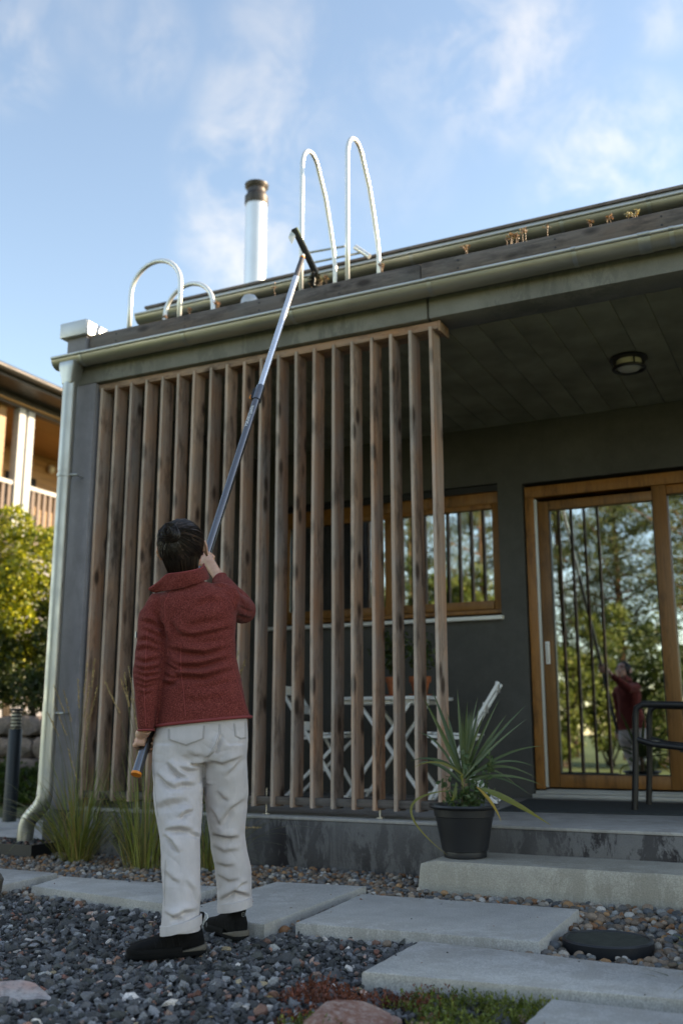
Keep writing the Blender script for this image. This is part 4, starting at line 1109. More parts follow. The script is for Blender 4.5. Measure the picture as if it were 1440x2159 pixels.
gt = MB(); gt.tube([(NXF+0.69, 5.5, 6.69), (NXF+0.69, 26.5, 6.69)], 0.06, 12); gt.build('eave_gutter', metal('brown_gutter', (0.06, 0.052, 0.05), 0.4, 0.5, axis='Y'), nb, smooth=True)
yb = float(at_x(20, 1060, bk+0.02)[1])
# cross wall and posts
pA = at_x(43, 960, NXF+0.02); pB = at_x(62, 960, NXF+0.02)
for yy in (pA[1], pB[1], pA[1]-3.4, pB[1]+3.4):
    MB().box(NXF-0.12, NXF+0.03, yy-0.085, yy+0.075, FZ+0.002, 6.398).build('post', simple('white_post_paint', (0.40, 0.40, 0.40), 0.6, var=0.12), nb, bevel=0.01)
yw = float(pA[1])-0.24
MB().box(bk+0.016, NXF-0.15, yw-0.14, yw+0.02, FZ+0.002, 6.435).build('partition', PB, nb)
# window and door of the loggia
y0 = float(at_x(60, 1000, bk+0.03)[1]); y1 = float(at_x(84, 1000, bk+0.03)[1])
wd = MB().box(bk+0.018, bk+0.06, y0-0.75, y1, FZ+0.25, FZ+1.95).build('window', PB, nb)
MB().box(bk+0.061, bk+0.07, y0-0.65, y1-0.12, FZ+0.35, FZ+1.82).build('pane', simple('dark_pane', (0.02, 0.024, 0.028), 0.08), wd)
# balustrade
rl = MB(); rl.box(NXF-0.06, NXF+0.0, 6.2, pA[1]-0.09, FZ+0.92, FZ+0.99); rl.box(NXF-0.06, NXF+0.0, pB[1]+0.09, 26, FZ+0.92, FZ+0.99)
rl.build('handrail', simple('pale_rail', (0.38, 0.37, 0.36), 0.6), nb)
y = pA[1]-3.2; bmesh0 = MB().box(-0.02, 0.02, -0.035, 0.035, 0.0, 0.85).mesh('baluster'); bmat = simple('brown_baluster', (0.14, 0.095, 0.075), 0.7)
while y < pB[1]+4.0:
    if not (pA[1]-0.1 < y < pB[1]+0.1):
        o = link_mesh('baluster', bmesh0, bmat, nb); o.location = (NXF-0.03-nb.location.x, y-nb.location.y, FZ+0.06)
    y += 0.145
t0 = at_x(63, 1090, NXF-0.25)
MB().tube([(NXF-0.35, t0[1]+0.1, FZ+0.02), (NXF-0.35, t0[1]+0.1, FZ+0.55)], 0.11, 14).build('rain_barrel', M['white'], nb, smooth=True)
q = at_x(107, 990, bk+0.05); wlp = MB().ball((bk+0.08, q[1], q[2]), (0.06, 0.09, 0.09), 16, 10); wlp.build('wall_lamp', M['lamp_glass'], nb, smooth=True)
q = at_x(5, 978, NXF-1.0); wlp = MB().ball((NXF-1.0, yw-0.2, q[2]), (0.06, 0.06, 0.09), 12, 8); wlp.build('wall_lamp', M['black_metal'], nb, smooth=True)
# ------------------------------------------------------------------ porch furniture and plants
DZ = 0.302
mat_ = MB(); mp = [(-2.05, 6.46), (1.2, 6.9), (1.2, 7.65), (-2.18, 7.60)]
mat_.loft([[(x, y, DZ+0.0005) for x, y in mp], [(x, y, DZ+0.012) for x, y in mp]]); tag(mat_.build('door_mat', M['mat'], bevel=0.003), 'wide dark door mat in front of the sliding door', 'door mat')

def bistro_chair(label, loc, flip):
    """white folding chair; faces +X (flip=1) or -X"""
    t = thing('folding_chair', label, 'chair', loc, 'white folding bistro chairs')
    X = lambda x: x*flip + loc[0]
    Y0, z0 = loc[1], loc[2]
    for s in (-0.19, 0.19):
        y = Y0 + s
        # long member: rear foot of one end to the top of the back
        MB().bar((X(0.24), y, z0+0.0), (X(-0.30), y, z0+0.86), 0.022, 0.035, (0, 1, 0)).build('leg', M['white'], t, bevel=0.003)
        MB().bar((X(-0.26), y-0.028*np.sign(s), z0+0.0), (X(0.20), y-0.028*np.sign(s), z0+0.44), 0.022, 0.032, (0, 1, 0)).build('leg', M['white'], t, bevel=0.003)
        MB().bar((X(-0.13), y, z0+0.455), (X(0.24), y, z0+0.475), 0.022, 0.03, (0, 1, 0)).build('seat_rail', M['white'], t, bevel=0.003)
    for k in range(6):
        x = -0.13 + k*0.072
        MB().box(min(X(x-0.026), X(x+0.026)), max(X(x-0.026), X(x+0.026)), Y0-0.20, Y0+0.20, z0+0.476+0.003*k, z0+0.490+0.003*k).build('seat_slat', M['white'], t, bevel=0.003)
    for u in (0.83, 0.68, 0.53+0.02):
        x = 0.24 - 0.54*u/0.86; MB().bar((X(x), Y0-0.185, z0+u), (X(x), Y0+0.185, z0+u), 0.014, 0.07, (0, 0, 1)).build('back_slat', M['white'], t, bevel=0.003)
    MB().bar((X(0.235), Y0-0.18, z0+0.02), (X(0.235), Y0+0.18, z0+0.02), 0.015, 0.02).build('stretcher', M['white'], t)
    MB().bar((X(-0.25), Y0-0.16, z0+0.02), (X(-0.25), Y0+0.16, z0+0.02), 0.015, 0.02).build('stretcher', M['white'], t)
    return t
bistro_chair('white folding chair behind the slats left of the table', (-3.72, 7.22, DZ), 1).rotation_euler[2] = math.radians(8)
bistro_chair('white folding chair behind the potted yucca, backrest towards the door', (-2.56, 7.22, DZ), -1).rotation_euler[2] = math.radians(14)
t = thing('bistro_table', 'white folding bistro table behind the slats with two potted plants', 'table', (-3.15, 7.35, DZ))
for k in range(6):
    y = 7.08 + k*0.095; MB().box(-3.54, -2.77, y, y+0.085, DZ+0.745, DZ+0.77).build('top_slat', M['white'], t, bevel=0.003)
for y in (7.14, 7.52):
    MB().bar((-3.48, y, DZ), (-2.92, y, DZ+0.742), 0.022, 0.035, (0, 1, 0)).build('leg', M['white'], t, bevel=0.003)
    MB().bar((-2.83, y+0.03, DZ), (-3.39, y+0.03, DZ+0.742), 0.022, 0.035, (0, 1, 0)).build('leg', M['white'], t, bevel=0.003)
    MB().box(-3.50, -2.80, y-0.015, y+0.055, DZ+0.715, DZ+0.744).build('apron', M['white'], t)
for x in (-3.44, -2.87): MB().bar((x, 7.13, DZ+0.05), (x, 7.56, DZ+0.05), 0.018, 0.022).build('stretcher', M['white'], t)

def leafy(G, c, h, r, n, pal, size, seed):
    rs = np.random.default_rng(seed)
    ns = 9
    for k in range(ns):
        a = rs.uniform(0, 6.28); e = np.array(c) + np.array((r*rs.uniform(0.2, 1)*math.cos(a), r*rs.uniform(0.2, 1)*math.sin(a), h*rs.uniform(0.5, 1)))
        pts = bez(c, (np.array(c)+e)/2 + np.array((0, 0, h*0.15)), e, 7)
        mb = MB(); mb.tube(pts, np.linspace(0.003, 0.0015, 7), 5); G.add(np.array(mb.v), np.array([f for f in mb.f if len(f) == 4]), (0.08, 0.09, 0.03))
        m = n//ns; tt = rs.uniform(0.25, 1.0, m); ii = np.minimum((tt*6).astype(int), 5)
        P = np.array([list(pts[i].lerp(pts[i+1], x*6-i)) for i, x in zip(ii, tt)]) + rs.normal(scale=size[1]*0.5, size=(m, 3))
        V, F, K = leaf_quads(P, rs.uniform(size[0], size[1], m), palette(m, pal, [1]*len(pal)), up=np.array((0, 0, 0.3)), aspect=0.62); G.add(V, F, K)
for k, (px, rad, lb) in enumerate(((832, 0.062, 'terracotta pot with a leafy plant on the table, left one'), (886, 0.075, 'terracotta pot with a sprawling plant on the table, right one'))):
    q = at_y(px, 1462, 7.25); zt = DZ+0.771
    t = thing('potted_plant', lb, 'potted plant', (q[0], 7.25, zt), 'terracotta pots on the bistro table')
    MB().lathe([(rad*0.95, zt), (rad*1.25, zt+0.012), (rad*1.2, zt+0.014), (rad*0.72, zt+0.006)], (q[0], 7.25, 0), 24).build('saucer', M['terracotta'], t, smooth=True)
    hp_ = 0.15
    MB().lathe([(rad*0.68, zt+0.0145), (rad*0.98, zt+hp_*0.72), (rad*1.12, zt+hp_*0.72), (rad*1.15, zt+hp_), (rad*1.0, zt+hp_), (rad*0.95, zt+hp_-0.02)], (q[0], 7.25, 0), 24).build('pot', M['terracotta'], t, smooth=True)
    G = Gather(); leafy(G, (q[0], 7.25, zt+hp_-0.03), 0.42 if k == 0 else 0.36, 0.24, 170, [(0.03, 0.06, 0.015), (0.045, 0.08, 0.02), (0.07, 0.10, 0.02)], (0.035, 0.07), 70+k)
    G.build('foliage', M['leaf'], t, smooth=False)

# black armchair by the door
t = thing('armchair', 'black metal garden armchair cut off by the right edge on the mat', 'chair', (-0.9, 7.1, DZ))
cx = -1.24
for y in (6.85, 7.38):
    # front leg bending over into the arm and down the back
    pts = [(cx-0.02, y, DZ+0.013), (cx+0.005, y, DZ+0.32), (cx+0.02, y, DZ+0.60), (cx+0.03, y, DZ+0.655), (cx+0.075, y, DZ+0.682), (cx+0.3, y, DZ+0.675), (cx+0.60, y, DZ+0.66)]
    MB().tube(pts, [0.021]*7, 12).build('leg', M['black_metal'], t, smooth=True)
    MB().tube([(cx+0.70, y, DZ+0.001), (cx+0.62, y, DZ+0.42), (cx+0.60, y, DZ+0.66), (cx+0.70, y, DZ+0.92)], 0.02, 12).build('leg', M['black_metal'], t, smooth=True)
    MB().tube([(cx+0.008, y, DZ+0.46), (cx+0.12, y, DZ+0.425), (cx+0.35, y, DZ+0.40), (cx+0.62, y, DZ+0.41)], 0.02, 12).build('seat_rail', M['black_metal'], t, smooth=True)
for k in range(7):
    x = cx + 0.06 + k*0.085; MB().bar((x, 6.85, DZ+0.44 - 0.02*min(k, 3)), (x, 7.38, DZ+0.44 - 0.02*min(k, 3)), 0.06, 0.012).build('seat_slat', M['black_metal'], t, bevel=0.003)
for k in range(6):
    y = 6.92 + k*0.078; MB().bar((cx+0.625, y, DZ+0.44), (cx+0.70, y, DZ+0.90), 0.045, 0.012, (1, 0, 0)).build('back_slat', M['black_metal'], t, bevel=0.003)
MB().tube([(cx+0.70, 6.85, DZ+0.92), (cx+0.72, 7.1, DZ+0.94), (cx+0.70, 7.38, DZ+0.92)], 0.02, 12).build('back_rail', M['black_metal'], t, smooth=True)

# yucca in its black pot on the step
PC = Vector((-1.868, 5.285, 0.157))
t = thing('potted_yucca', 'spiky yucca with small leafy herbs in a black plastic pot on the step', 'potted plant', PC)
z = PC.z
MB().lathe([(0.112, z), (0.115, z+0.012), (0.113, z+0.03), (0.121, z+0.034), (0.151, z+0.19), (0.154, z+0.205), (0.160, z+0.208), (0.163, z+0.243), (0.186, z+0.252), (0.19, z+0.258), (0.186, z+0.268), (0.168, z+0.266), (0.158, z+0.24)], PC.xy.to_3d(), 48).build('pot', M['black_plastic'], t, smooth=True, angle=50)
MB().lathe([(0.0, z+0.232), (0.157, z+0.235), (0.157, z+0.22)], PC.xy.to_3d(), 32).build('soil', M['soil'], t)
MB().tube([(PC.x, PC.y, z+0.2), (PC.x+0.008, PC.y, z+0.30), (PC.x+0.003, PC.y, z+0.40)], [0.022, 0.02, 0.016], 10).build('trunk', simple('yucca_trunk', (0.25, 0.17, 0.10), 0.85, var=0.5, scale=60, bump=0.6), t, smooth=True)
ZS = 5.143
def zp(zx, zy): return 880 + zx/ZS, 1420 + zy/ZS
LV = [((430,170),.03,0),((540,310),-.06,0),((650,260),.05,0),((680,330),.12,0),((885,280),-.04,0),((965,445),.08,0),((1175,340),-.05,0),((1185,490),-.12,0),((880,755),.12,0),((1375,785),.02,1),((1285,1018),-.10,1),((1365,1218),-.06,1),((1290,1138),.1,1),((1235,1328),.08,1),((160,185),.04,0),((60,260),-.08,0),((0,640),-.05,1),((-80,950),.0,1),((-20,975),.1,1),((-60,1030),-.1,2),((500,1300),-.15,2),((560,420),.15,0),((490,420),-.1,0),((1060,1200),.15,1),((590,380),.02,0),((730,420),-.1,0),((320,420),.12,0)]
for (zx, zy), dy, kd in LV:
    px, py = zp(zx, zy); tip = Vector(at_y(px, py, PC.y + dy))
    b = Vector((PC.x + random.uniform(-0.012, 0.012), PC.y + random.uniform(-0.012, 0.012), z + random.uniform(0.36, 0.42)))
    d = tip - b
    mid = b + d*0.5 + Vector((0, 0, 0.03 if kd == 0 else 0.085 + 0.05*random.random()))
    V, F = blade_np(b, mid, tip, random.uniform(0.019, 0.028) if kd == 0 else random.uniform(0.014, 0.020), 12, 0.22, side=(0.35*random.uniform(-1, 1), -1, 0.5), wp=0.3, tipw=0.03)
    c = np.array(random.choice([(0.085, 0.125, 0.045), (0.11, 0.15, 0.055), (0.06, 0.10, 0.035)]) if kd != 2 else (0.22, 0.2, 0.03))
    tt = np.repeat(np.linspace(0, 1, 12), 3)[:, None]
    cc = c*(1-0.2*tt) + (np.array((0.12, 0.09, 0.01))*np.clip(tt-0.9, 0, 1)*6 if kd == 1 else 0)
    G = Gather(); G.add(V, F, cc); G.build('leaf', M['blade'], t)
for pts, w, c in ((((660, 1240), (1000, 1380), (1440, 1645)), 0.03, (0.13, 0.15, 0.02)), (((640, 1230), (800, 1400), (905, 1605)), 0.016, (0.4, 0.25, 0.03)), (((330, 1270), (-70, 1480), (315, 1965)), 0.014, (0.17, 0.17, 0.03)), (((420, 1180), (400, 1330), (355, 1380)), 0.02, (0.12, 0.14, 0.03))):
    P3 = [Vector(at_y(*zp(*p), PC.y - 0.10 - 0.05*i)) for i, p in enumerate(pts)]
    m = P3[1]*2 - (P3[0]+P3[2])*0.5
    V, F = blade_np(P3[0], m if w > 0.02 or True else P3[1], P3[2], w, 16, 0.18, side=(0.1, -1, 0.4), wp=0.4); G = Gather()
    tt = np.repeat(np.linspace(0, 1, 16), 3)[:, None]; G.add(V, F, np.array(c)*(1-tt*0.3) + tt**2*np.array((0.16, 0.10, 0.0))); G.build('leaf', M['blade'], t)
G = Gather(); 
for k, (zx, zy, hh) in enumerate(((560, 800, 0.2), (800, 900, 0.2), (310, 1130, 0.12), (640, 1150, 0.12), (480, 1250, 0.1), (720, 1250, 0.1), (380, 1350, 0.06), (600, 1330, 0.06))):
    top = Vector(at_y(*zp(zx, zy), PC.y - 0.08 + 0.03*(k % 3))); b = Vector((PC.x + (top.x-PC.x)*0.7, PC.y-0.06, z+0.235))
    pts = bez(b, b.lerp(top, 0.5) + Vector((0, -0.01, 0.02)), top, 8)
    mb = MB(); mb.tube(pts, np.linspace(0.003, 0.0015, 8), 5); G.add(np.array(mb.v), np.array([f for f in mb.f if len(f) == 4]), (0.07, 0.10, 0.03))
    n = 42; tt = RNG.uniform(0.1, 1, n)**0.8; ii = np.minimum((tt*7).astype(int), 6)
    P = np.array([list(pts[i].lerp(pts[i+1], x*7-i)) for i, x in zip(ii, tt)]) + RNG.normal(scale=(0.017, 0.017, 0.012), size=(n, 3))
    V, F, K = leaf_quads(P, RNG.uniform(0.022, 0.042, n), palette(n, [(0.06, 0.11, 0.04), (0.08, 0.14, 0.055), (0.11, 0.16, 0.07)], [1, 1, 1]), up=np.array((0, -0.2, 0.1)), aspect=0.6); G.add(V, F, K)
G.build('herbs', M['leaf'], t, smooth=False)
# ------------------------------------------------------------------ telescopic pole
PA = at_d(288, 1632, 3.97); PB_ = at_d(431.5, 1185, 4.47)
PD = (PB_-PA)/np.linalg.norm(PB_-PA)
def pole_at_py(py):
    lo, hi = -0.1, 4.5
    for _ in range(50):
        m = (lo+hi)/2
        if project(PA + PD*m)[1] > py: lo = m
        else: hi = m
    return lo
pole = thing('telescopic_pole', 'long telescopic pole with brush head held up to the roof gutter', 'pole', PA)
Lc = pole_at_py(842); Lc2 = pole_at_py(816); Lt = pole_at_py(583); Ls = pole_at_py(545); Lh = pole_at_py(532)
at_L = lambda L: Vector(PA + PD*L)
dk = metal('dark_anodised_tube', (0.19, 0.19, 0.20), 0.2, 0.9, 0.1)
al = metal('bright_aluminium_tube', (0.82, 0.83, 0.85), 0.27, 0.95, 0.05)
lt = MB().tube([at_L(0.006), at_L(Lc)], 0.0195, 28).build('lower_tube', dk, pole, smooth=True)
MB().tube([at_L(-0.004), at_L(0.0055)], 0.0205, 24).build('end_cap', M['orange'], pole, smooth=True)
MB().tube([at_L(Lc2), at_L(Lt)], 0.0178, 28).build('upper_tube', al, pole, smooth=True)
col = MB().tube([at_L(Lc-0.012), at_L(Lc-0.010), at_L(Lc2-0.004), at_L(Lc2+0.002)], [0.0215, 0.0245, 0.0245, 0.022], 28).build('lock_collar', dk, pole, smooth=True)
sd = Vector(-RT*0.93 - HF*0.2); sd = (sd - Vector(PD)*sd.dot(Vector(PD))).normalized()
MB().bar(at_L(Lc-0.005)+sd*0.028, at_L(Lc2-0.02)+sd*0.0265, 0.014, 0.010, HF).build('lever', M['black_plastic'], col, bevel=0.002)
MB().bar(at_L(Lc-0.008)+sd*0.0345, at_L(Lc+0.022)+sd*0.033, 0.012, 0.006, HF).build('lever_tip', M['orange'], col, bevel=0.002)
sl = MB().tube([at_L(Lt-0.01), at_L(Lt), at_L(Lt+0.03), at_L(Lt+0.055), at_L(Ls)], [0.0185, 0.0185, 0.0165, 0.0175, 0.0145], 20).build('tip_sleeve', simple('grey_tip_plastic', (0.07, 0.065, 0.07), 0.4), pole, smooth=True)
MB().tube([at_L(Ls+0.0005), at_L(Ls+0.012)], 0.0155, 20).build('orange_ring', M['orange'], pole, smooth=True)
MB().tube([at_L(Ls+0.0125), at_L(Lh+0.012)], 0.0125, 16).build('tip_socket', M['white'], pole, smooth=True)
dt = float((PA + PD*Lh) @ HF)
h0 = Vector(at_d(619, 482, dt-0.10)); h1 = Vector(at_d(665, 578, dt+0.06))
hd = MB(); hx = (h1-h0).normalized()
hd.bar(h0, h1, 0.03, 0.02, FW).build('head_bar', M['black_plastic'], pole, bevel=0.003)
sdv = hx.cross(Vector(FW)).normalized()
if sdv.dot(Vector(RT)) < 0: sdv = -sdv
MB().bar(h0+sdv*0.0205, h1+sdv*0.0205, 0.010, 0.018, FW).build('head_edge', al, pole, bevel=0.001)
q0 = Vector(at_d(616, 483, dt-0.10)); q1 = Vector(at_d(608, 500, dt-0.10)); q2 = Vector(at_d(615.5, 515, dt-0.09)); q3 = Vector(at_d(623, 497, dt-0.09))
off = Vector(HF)*0.003
MB().add([q0, q1, q2, q3, q0+off, q1+off, q2+off, q3+off], [(0,1,2,3),(7,6,5,4),(0,4,5,1),(1,5,6,2),(2,6,7,3),(3,7,4,0)]).build('scraper_blade', simple('pale_scraper', (0.6, 0.65, 0.68), 0.25), pole)
bc0 = Vector(at_d(664, 572, dt+0.05)); bc1 = Vector(at_d(663, 602, dt+0.05))
MB().tube([bc0, bc0.lerp(bc1, 0.5), bc1], 0.006, 10).build('brush_core', al, pole, smooth=True)
G = Gather(); n = 700; tt = RNG.uniform(0.15, 1.1, n); ctr = np.array([list(bc0.lerp(bc1, x)) for x in tt]); dr = RNG.normal(size=(n, 3)); dr[:, 2] *= 0.35; dr /= np.linalg.norm(dr, axis=1)[:, None]
rl_ = 0.044*np.sqrt(np.clip(1-((tt-0.6)/0.5)**2, 0.15, 1))*RNG.uniform(0.75, 1.1, n); pv = np.cross(dr, RNG.normal(size=(n, 3))); pv /= np.linalg.norm(pv, axis=1)[:, None]
V = np.stack([ctr-pv*0.0009, ctr+pv*0.0009, ctr+dr*rl_[:, None]+pv*0.0009, ctr+dr*rl_[:, None]-pv*0.0009], 1).reshape(-1, 3)
G.add(V, np.arange(n*4).reshape(n, 4), np.full((n*4, 3), 0.02)); bz = G.build('brush', M['blade'], pole)
# maker's lettering printed along the tube
tcv = bpy.data.curves.new('lettering', 'FONT'); tcv.body = 'FISKARS QuikFit'; tcv.size = 0.02; tcv.align_x = 'CENTER'; tcv.align_y = 'CENTER'
tob = bpy.data.objects.new('lettering_tmp', tcv); COL.objects.link(tob)
bpy.context.view_layer.update()
tme = bpy.data.meshes.new_from_object(tob.evaluated_get(bpy.context.evaluated_depsgraph_get())); bpy.data.objects.remove(tob)
bm = bmesh.new(); bm.from_mesh(tme); bmesh.ops.triangulate(bm, faces=bm.faces); bmesh.ops.subdivide_edges(bm, edges=[e for e in bm.edges if e.calc_length() > 0.004], cuts=1); bm.to_mesh(tme); bm.free()
co = np.array([v.co[:] for v in tme.vertices]); co[:, 0] -= (co[:, 0].max()+co[:, 0].min())/2
La, Lb = pole_at_py(903), pole_at_py(861); sc = (Lb-La)/(co[:, 0].max()-co[:, 0].min()); co *= sc; co[:, 1] *= 1.35
e1 = Vector(-HF*0.93 - RT*0.36); e1 = (e1 - Vector(PD)*e1.dot(Vector(PD))).normalized(); e2 = Vector(PD).cross(e1)
for v, c in zip(tme.vertices, co):
    a = -c[1]/0.0199
    sgn = 1 if e2.dot(Vector(RT)) > 0 else -1
    v.co = at_L((La+Lb)/2 + c[0]) + e1*(0.0199*math.cos(a)) + e2*(0.0199*math.sin(a)*sgn) - Vector(PA)
link_mesh('lettering', tme, simple('white_print', (0.92, 0.92, 0.92), 0.5, var=0.02), pole)

# ------------------------------------------------------------------ person
TD = 4.03
who = thing('person', 'person seen from behind in red fleece jacket and pale trousers raising a pole', 'person', at_d(420, 1990, TD)*np.array((1, 1, 0)))
def evaluated(mb, voxel, smooth_it=2, smooth_f=0.5):
    me = bpy.data.meshes.new('tmp'); me.from_pydata(mb.v, [], mb.f); me.update()
    bm = bmesh.new(); bm.from_mesh(me); bmesh.ops.triangulate(bm, faces=[f for f in bm.faces if len(f.verts) > 4]); bmesh.ops.recalc_face_normals(bm, faces=bm.faces); bm.to_mesh(me); bm.free()
    ob = bpy.data.objects.new('tmp', me); COL.objects.link(ob)
    r = ob.modifiers.new('r', 'REMESH'); r.mode = 'VOXEL'; r.voxel_size = voxel; r.use_smooth_shade = True
    if smooth_it:
        s = ob.modifiers.new('s', 'SMOOTH'); s.factor = smooth_f; s.iterations = smooth_it
    bpy.context.view_layer.update()
    out = bpy.data.meshes.new_from_object(ob.evaluated_get(bpy.context.evaluated_depsgraph_get()))
    bpy.data.objects.remove(ob); bpy.data.meshes.remove(me)
    return out
def ring(xl, xr, y, d, hd, n=36, e=2.3, tilt=0.0, yl=None):
    a = at_d(xl, y if yl is None else yl, d); b = at_d(xr, y, d); c = (a+b)/2; w = (b-a)/2; out = []
    for k in range(n):
        t = 2*math.pi*k/n; cx, sx = math.cos(t), math.sin(t)
        u = math.copysign(abs(cx)**(2/e), cx); v = math.copysign(abs(sx)**(2/e), sx)
        out.append(tuple(c + w*u + HF*hd*v + np.array((0, 0, tilt*v))))
    return out
def get_np(me):
    n = len(me.vertices); co = np.empty(n*3); me.vertices.foreach_get('co', co)
    nr = np.empty(n*3); me.vertex_normals.foreach_get('vector', nr); return co.reshape(-1, 3), nr.reshape(-1, 3)
def folds(me, F, noise_amp=0.002, noise_dir=(3, 3, 14), seed=0.0, gain=1.0, crease=(0.0, 10.0)):
    """press cloth folds into a garment: each fold is a crease line seen in the photograph"""
    V, N = get_np(me); P = project(V)
    view = V - CAM; view /= np.linalg.norm(view, axis=1)[:, None]
    face = np.clip(-(N*view).sum(1)*2.2, 0, 1)
    D = np.zeros(len(V))
    for pts, sig, amp in F:
        best = np.full(len(V), 1e9); sg = np.zeros(len(V)); tt = np.zeros(len(V)); L = 0
        seg = [np.linalg.norm(np.subtract(pts[i+1], pts[i])) for i in range(len(pts)-1)]; tot = sum(seg)
        for i in range(len(pts)-1):
            a, b = np.array(pts[i], float), np.array(pts[i+1], float); ab = b-a
            t = np.clip(((P-a)@ab)/(ab@ab), 0, 1); q = a + t[:, None]*ab; df = P-q; ds = np.hypot(df[:, 0], df[:, 1])
            m = ds < best; best[m] = ds[m]
            nrm = np.array((-ab[1], ab[0]))/np.linalg.norm(ab)
            if nrm[1] < 0: nrm = -nrm
            sg[m] = (df@nrm)[m]; tt[m] = ((L + t*seg[i])/tot)[m]; L += seg[i]
        taper = np.clip(np.minimum(tt, 1-tt)*3.0, 0, 1)**0.8
        s = -np.where(np.abs(sg) > 0, np.sign(sg), 1)*best     # the cloth bulges above each crease, so the crease lies in its own shade
        D += amp*taper*(-1.0*np.exp(-(s/np.where(s < 0, 1.7*sig, 0.9*sig))**2) + 0.8*np.exp(-((s-2.0*sig)/np.where(s < 2.0*sig, 1.0*sig, 2.4*sig))**2))
    D *= face*gain
    nd = np.array(noise_dir)
    nz = np.array([mnoise.noise(Vector(v*nd + seed)) for v in V]); nz2 = np.array([mnoise.noise(Vector(v*nd*2.3 + seed + 7)) for v in V])
    D += noise_amp*(nz + 0.5*nz2)*(1 + 1.2*(1-face))
    # fine sharp creases between the big folds
    an = np.array((crease[1], crease[1], crease[1]*1.0)); rot = V.copy(); rot[:, 2] = V[:, 2]*1.5 + (V@RT)*0.6
    r1_ = np.array([mnoise.noise(Vector(v*an + seed*3)) for v in rot]); r2_ = np.array([mnoise.noise(Vector(v*an*1.9 + seed*5)) for v in rot]); msk = np.clip(np.array([mnoise.noise(Vector(v*6 + seed)) for v in V])*2.2 + 0.35, 0, 1)
    D -= crease[0]*msk*((1-np.abs(r1_))**9 + 0.6*(1-np.abs(r2_))**9)
    V = V + N*D[:, None]
    me.vertices.foreach_set('co', V.ravel()); me.update()
    return me
def shift(me, parent):
    o = np.array(root_loc(parent)); V, _ = get_np(me); me.vertices.foreach_set('co', (V-o).ravel()); me.update(); return me
def bvh_of(me): return BVHTree.FromPolygons([v.co[:] for v in me.vertices], [p.vertices[:] for p in me.polygons])
def drape(bvh, px, py, off):
    h, nrm, _, _ = bvh.ray_cast(Vector(CAM), Vector(px_ray(px, py)))
    if h is None: return None
    if nrm.dot(Vector(px_ray(px, py))) > 0: nrm = -nrm
    return h + nrm*off
def seam(bvh, pts, r, name, mat, parent, off=0.0003, step_=3.0):
    Q = []
    for i in range(len(pts)-1):
        a, b = np.array(pts[i], float), np.array(pts[i+1], float); n = max(2, int(np.linalg.norm(b-a)/step_))
        for k in range(n + (1 if i == len(pts)-2 else 0)):
            q = drape(bvh, *(a+(b-a)*k/n), off)
            if q is not None and (not Q or (q-Q[-1]).length < 0.05): Q.append(q)
    if len(Q) > 2: return MB().tube(Q, r, 6).build(name, mat, parent, smooth=True)
J = lambda x, y: (220 + x/3.789, 1060 + y/3.789)      # jacket close-up to photograph
T = lambda x, y: (240 + x/3.7235, 1480 + y/3.7235)    # trouser close-up to photograph

def fleece():
    t = NT('red_fleece'); v = t.coord()
    n1 = t.noise(v, 220, 5, 0.85); n2 = t.noise(v, 420, 2, 0.7); n3 = t.noise(v, 30, 3)
    c = t.ramp(n1, [(0.38, (0.075, 0.013, 0.012)), (0.52, (0.175, 0.033, 0.028)), (0.64, (0.33, 0.095, 0.075))])
    c = t.mix(0.35, c, t.ramp(n2, [(0.35, 0.55), (0.65, 1.35)]), 'MULTIPLY')
    t.set(c, 0.95, Sheen_Weight=0.06, Sheen_Roughness=0.4, Specular_IOR_Level=0.2); t.bump(n1, 0.35, 0.0015); return t.m
FL = fleece(); PIPE = simple('red_piping', (0.23, 0.035, 0.035), 0.8, var=0.1)
def twill():
    t = NT('pale_cotton_twill'); v = t.coord()
    n1 = t.noise(v, 5, 5, 0.6); n2 = t.noise(v, 700, 2); n3 = t.noise(t.coord((1, 1, 0.3)), 45, 4, 0.7)
    c = t.ramp(n1, [(0.3, (0.51, 0.475, 0.48)), (0.7, (0.62, 0.58, 0.585))]); c = t.mix(0.2, c, t.ramp(n3, [(0.35, 0.75), (0.65, 1.08)]), 'MULTIPLY')
    t.set(c, 0.92, Specular_IOR_Level=0.2); t.bump(t.math('ADD', n2, t.math('MULTIPLY', n3, 0.6)), 0.25, 0.0012); return t.m
TW = twill()
def skin():
    t = NT('skin'); v = t.coord(); n = t.noise(v, 28, 5); n2 = t.noise(v, 300, 3)
    t.set(t.ramp(n, [(0.3, (0.50, 0.27, 0.19)), (0.7, (0.63, 0.39, 0.29))]), 0.5, Subsurface_Weight=0.15, Subsurface_Scale=0.01); t.bump(n2, 0.15, 0.001); return t.m
SK = skin()
HAIR = NT('dark_hair'); _v = HAIR.coord(); HAIR.set(HAIR.ramp(HAIR.noise(_v, 90, 4), [(0.3, (0.006, 0.004, 0.003)), (0.62, (0.02, 0.012, 0.008)), (0.8, (0.05, 0.03, 0.018))]), 0.45, Specular_IOR_Level=0.35); HAIR = HAIR.m
SHOE = simple('black_suede_shoe', (0.0065, 0.0065, 0.007), 0.9, var=0.4, scale=50, bump=0.2, bscale=300, Specular_IOR_Level=0.2)
SOLE = simple('dark_rubber_sole', (0.010, 0.010, 0.010), 0.9, var=0.3, Specular_IOR_Level=0.15); MIDS = simple('taupe_midsole', (0.12, 0.105, 0.085), 0.7, var=0.2)

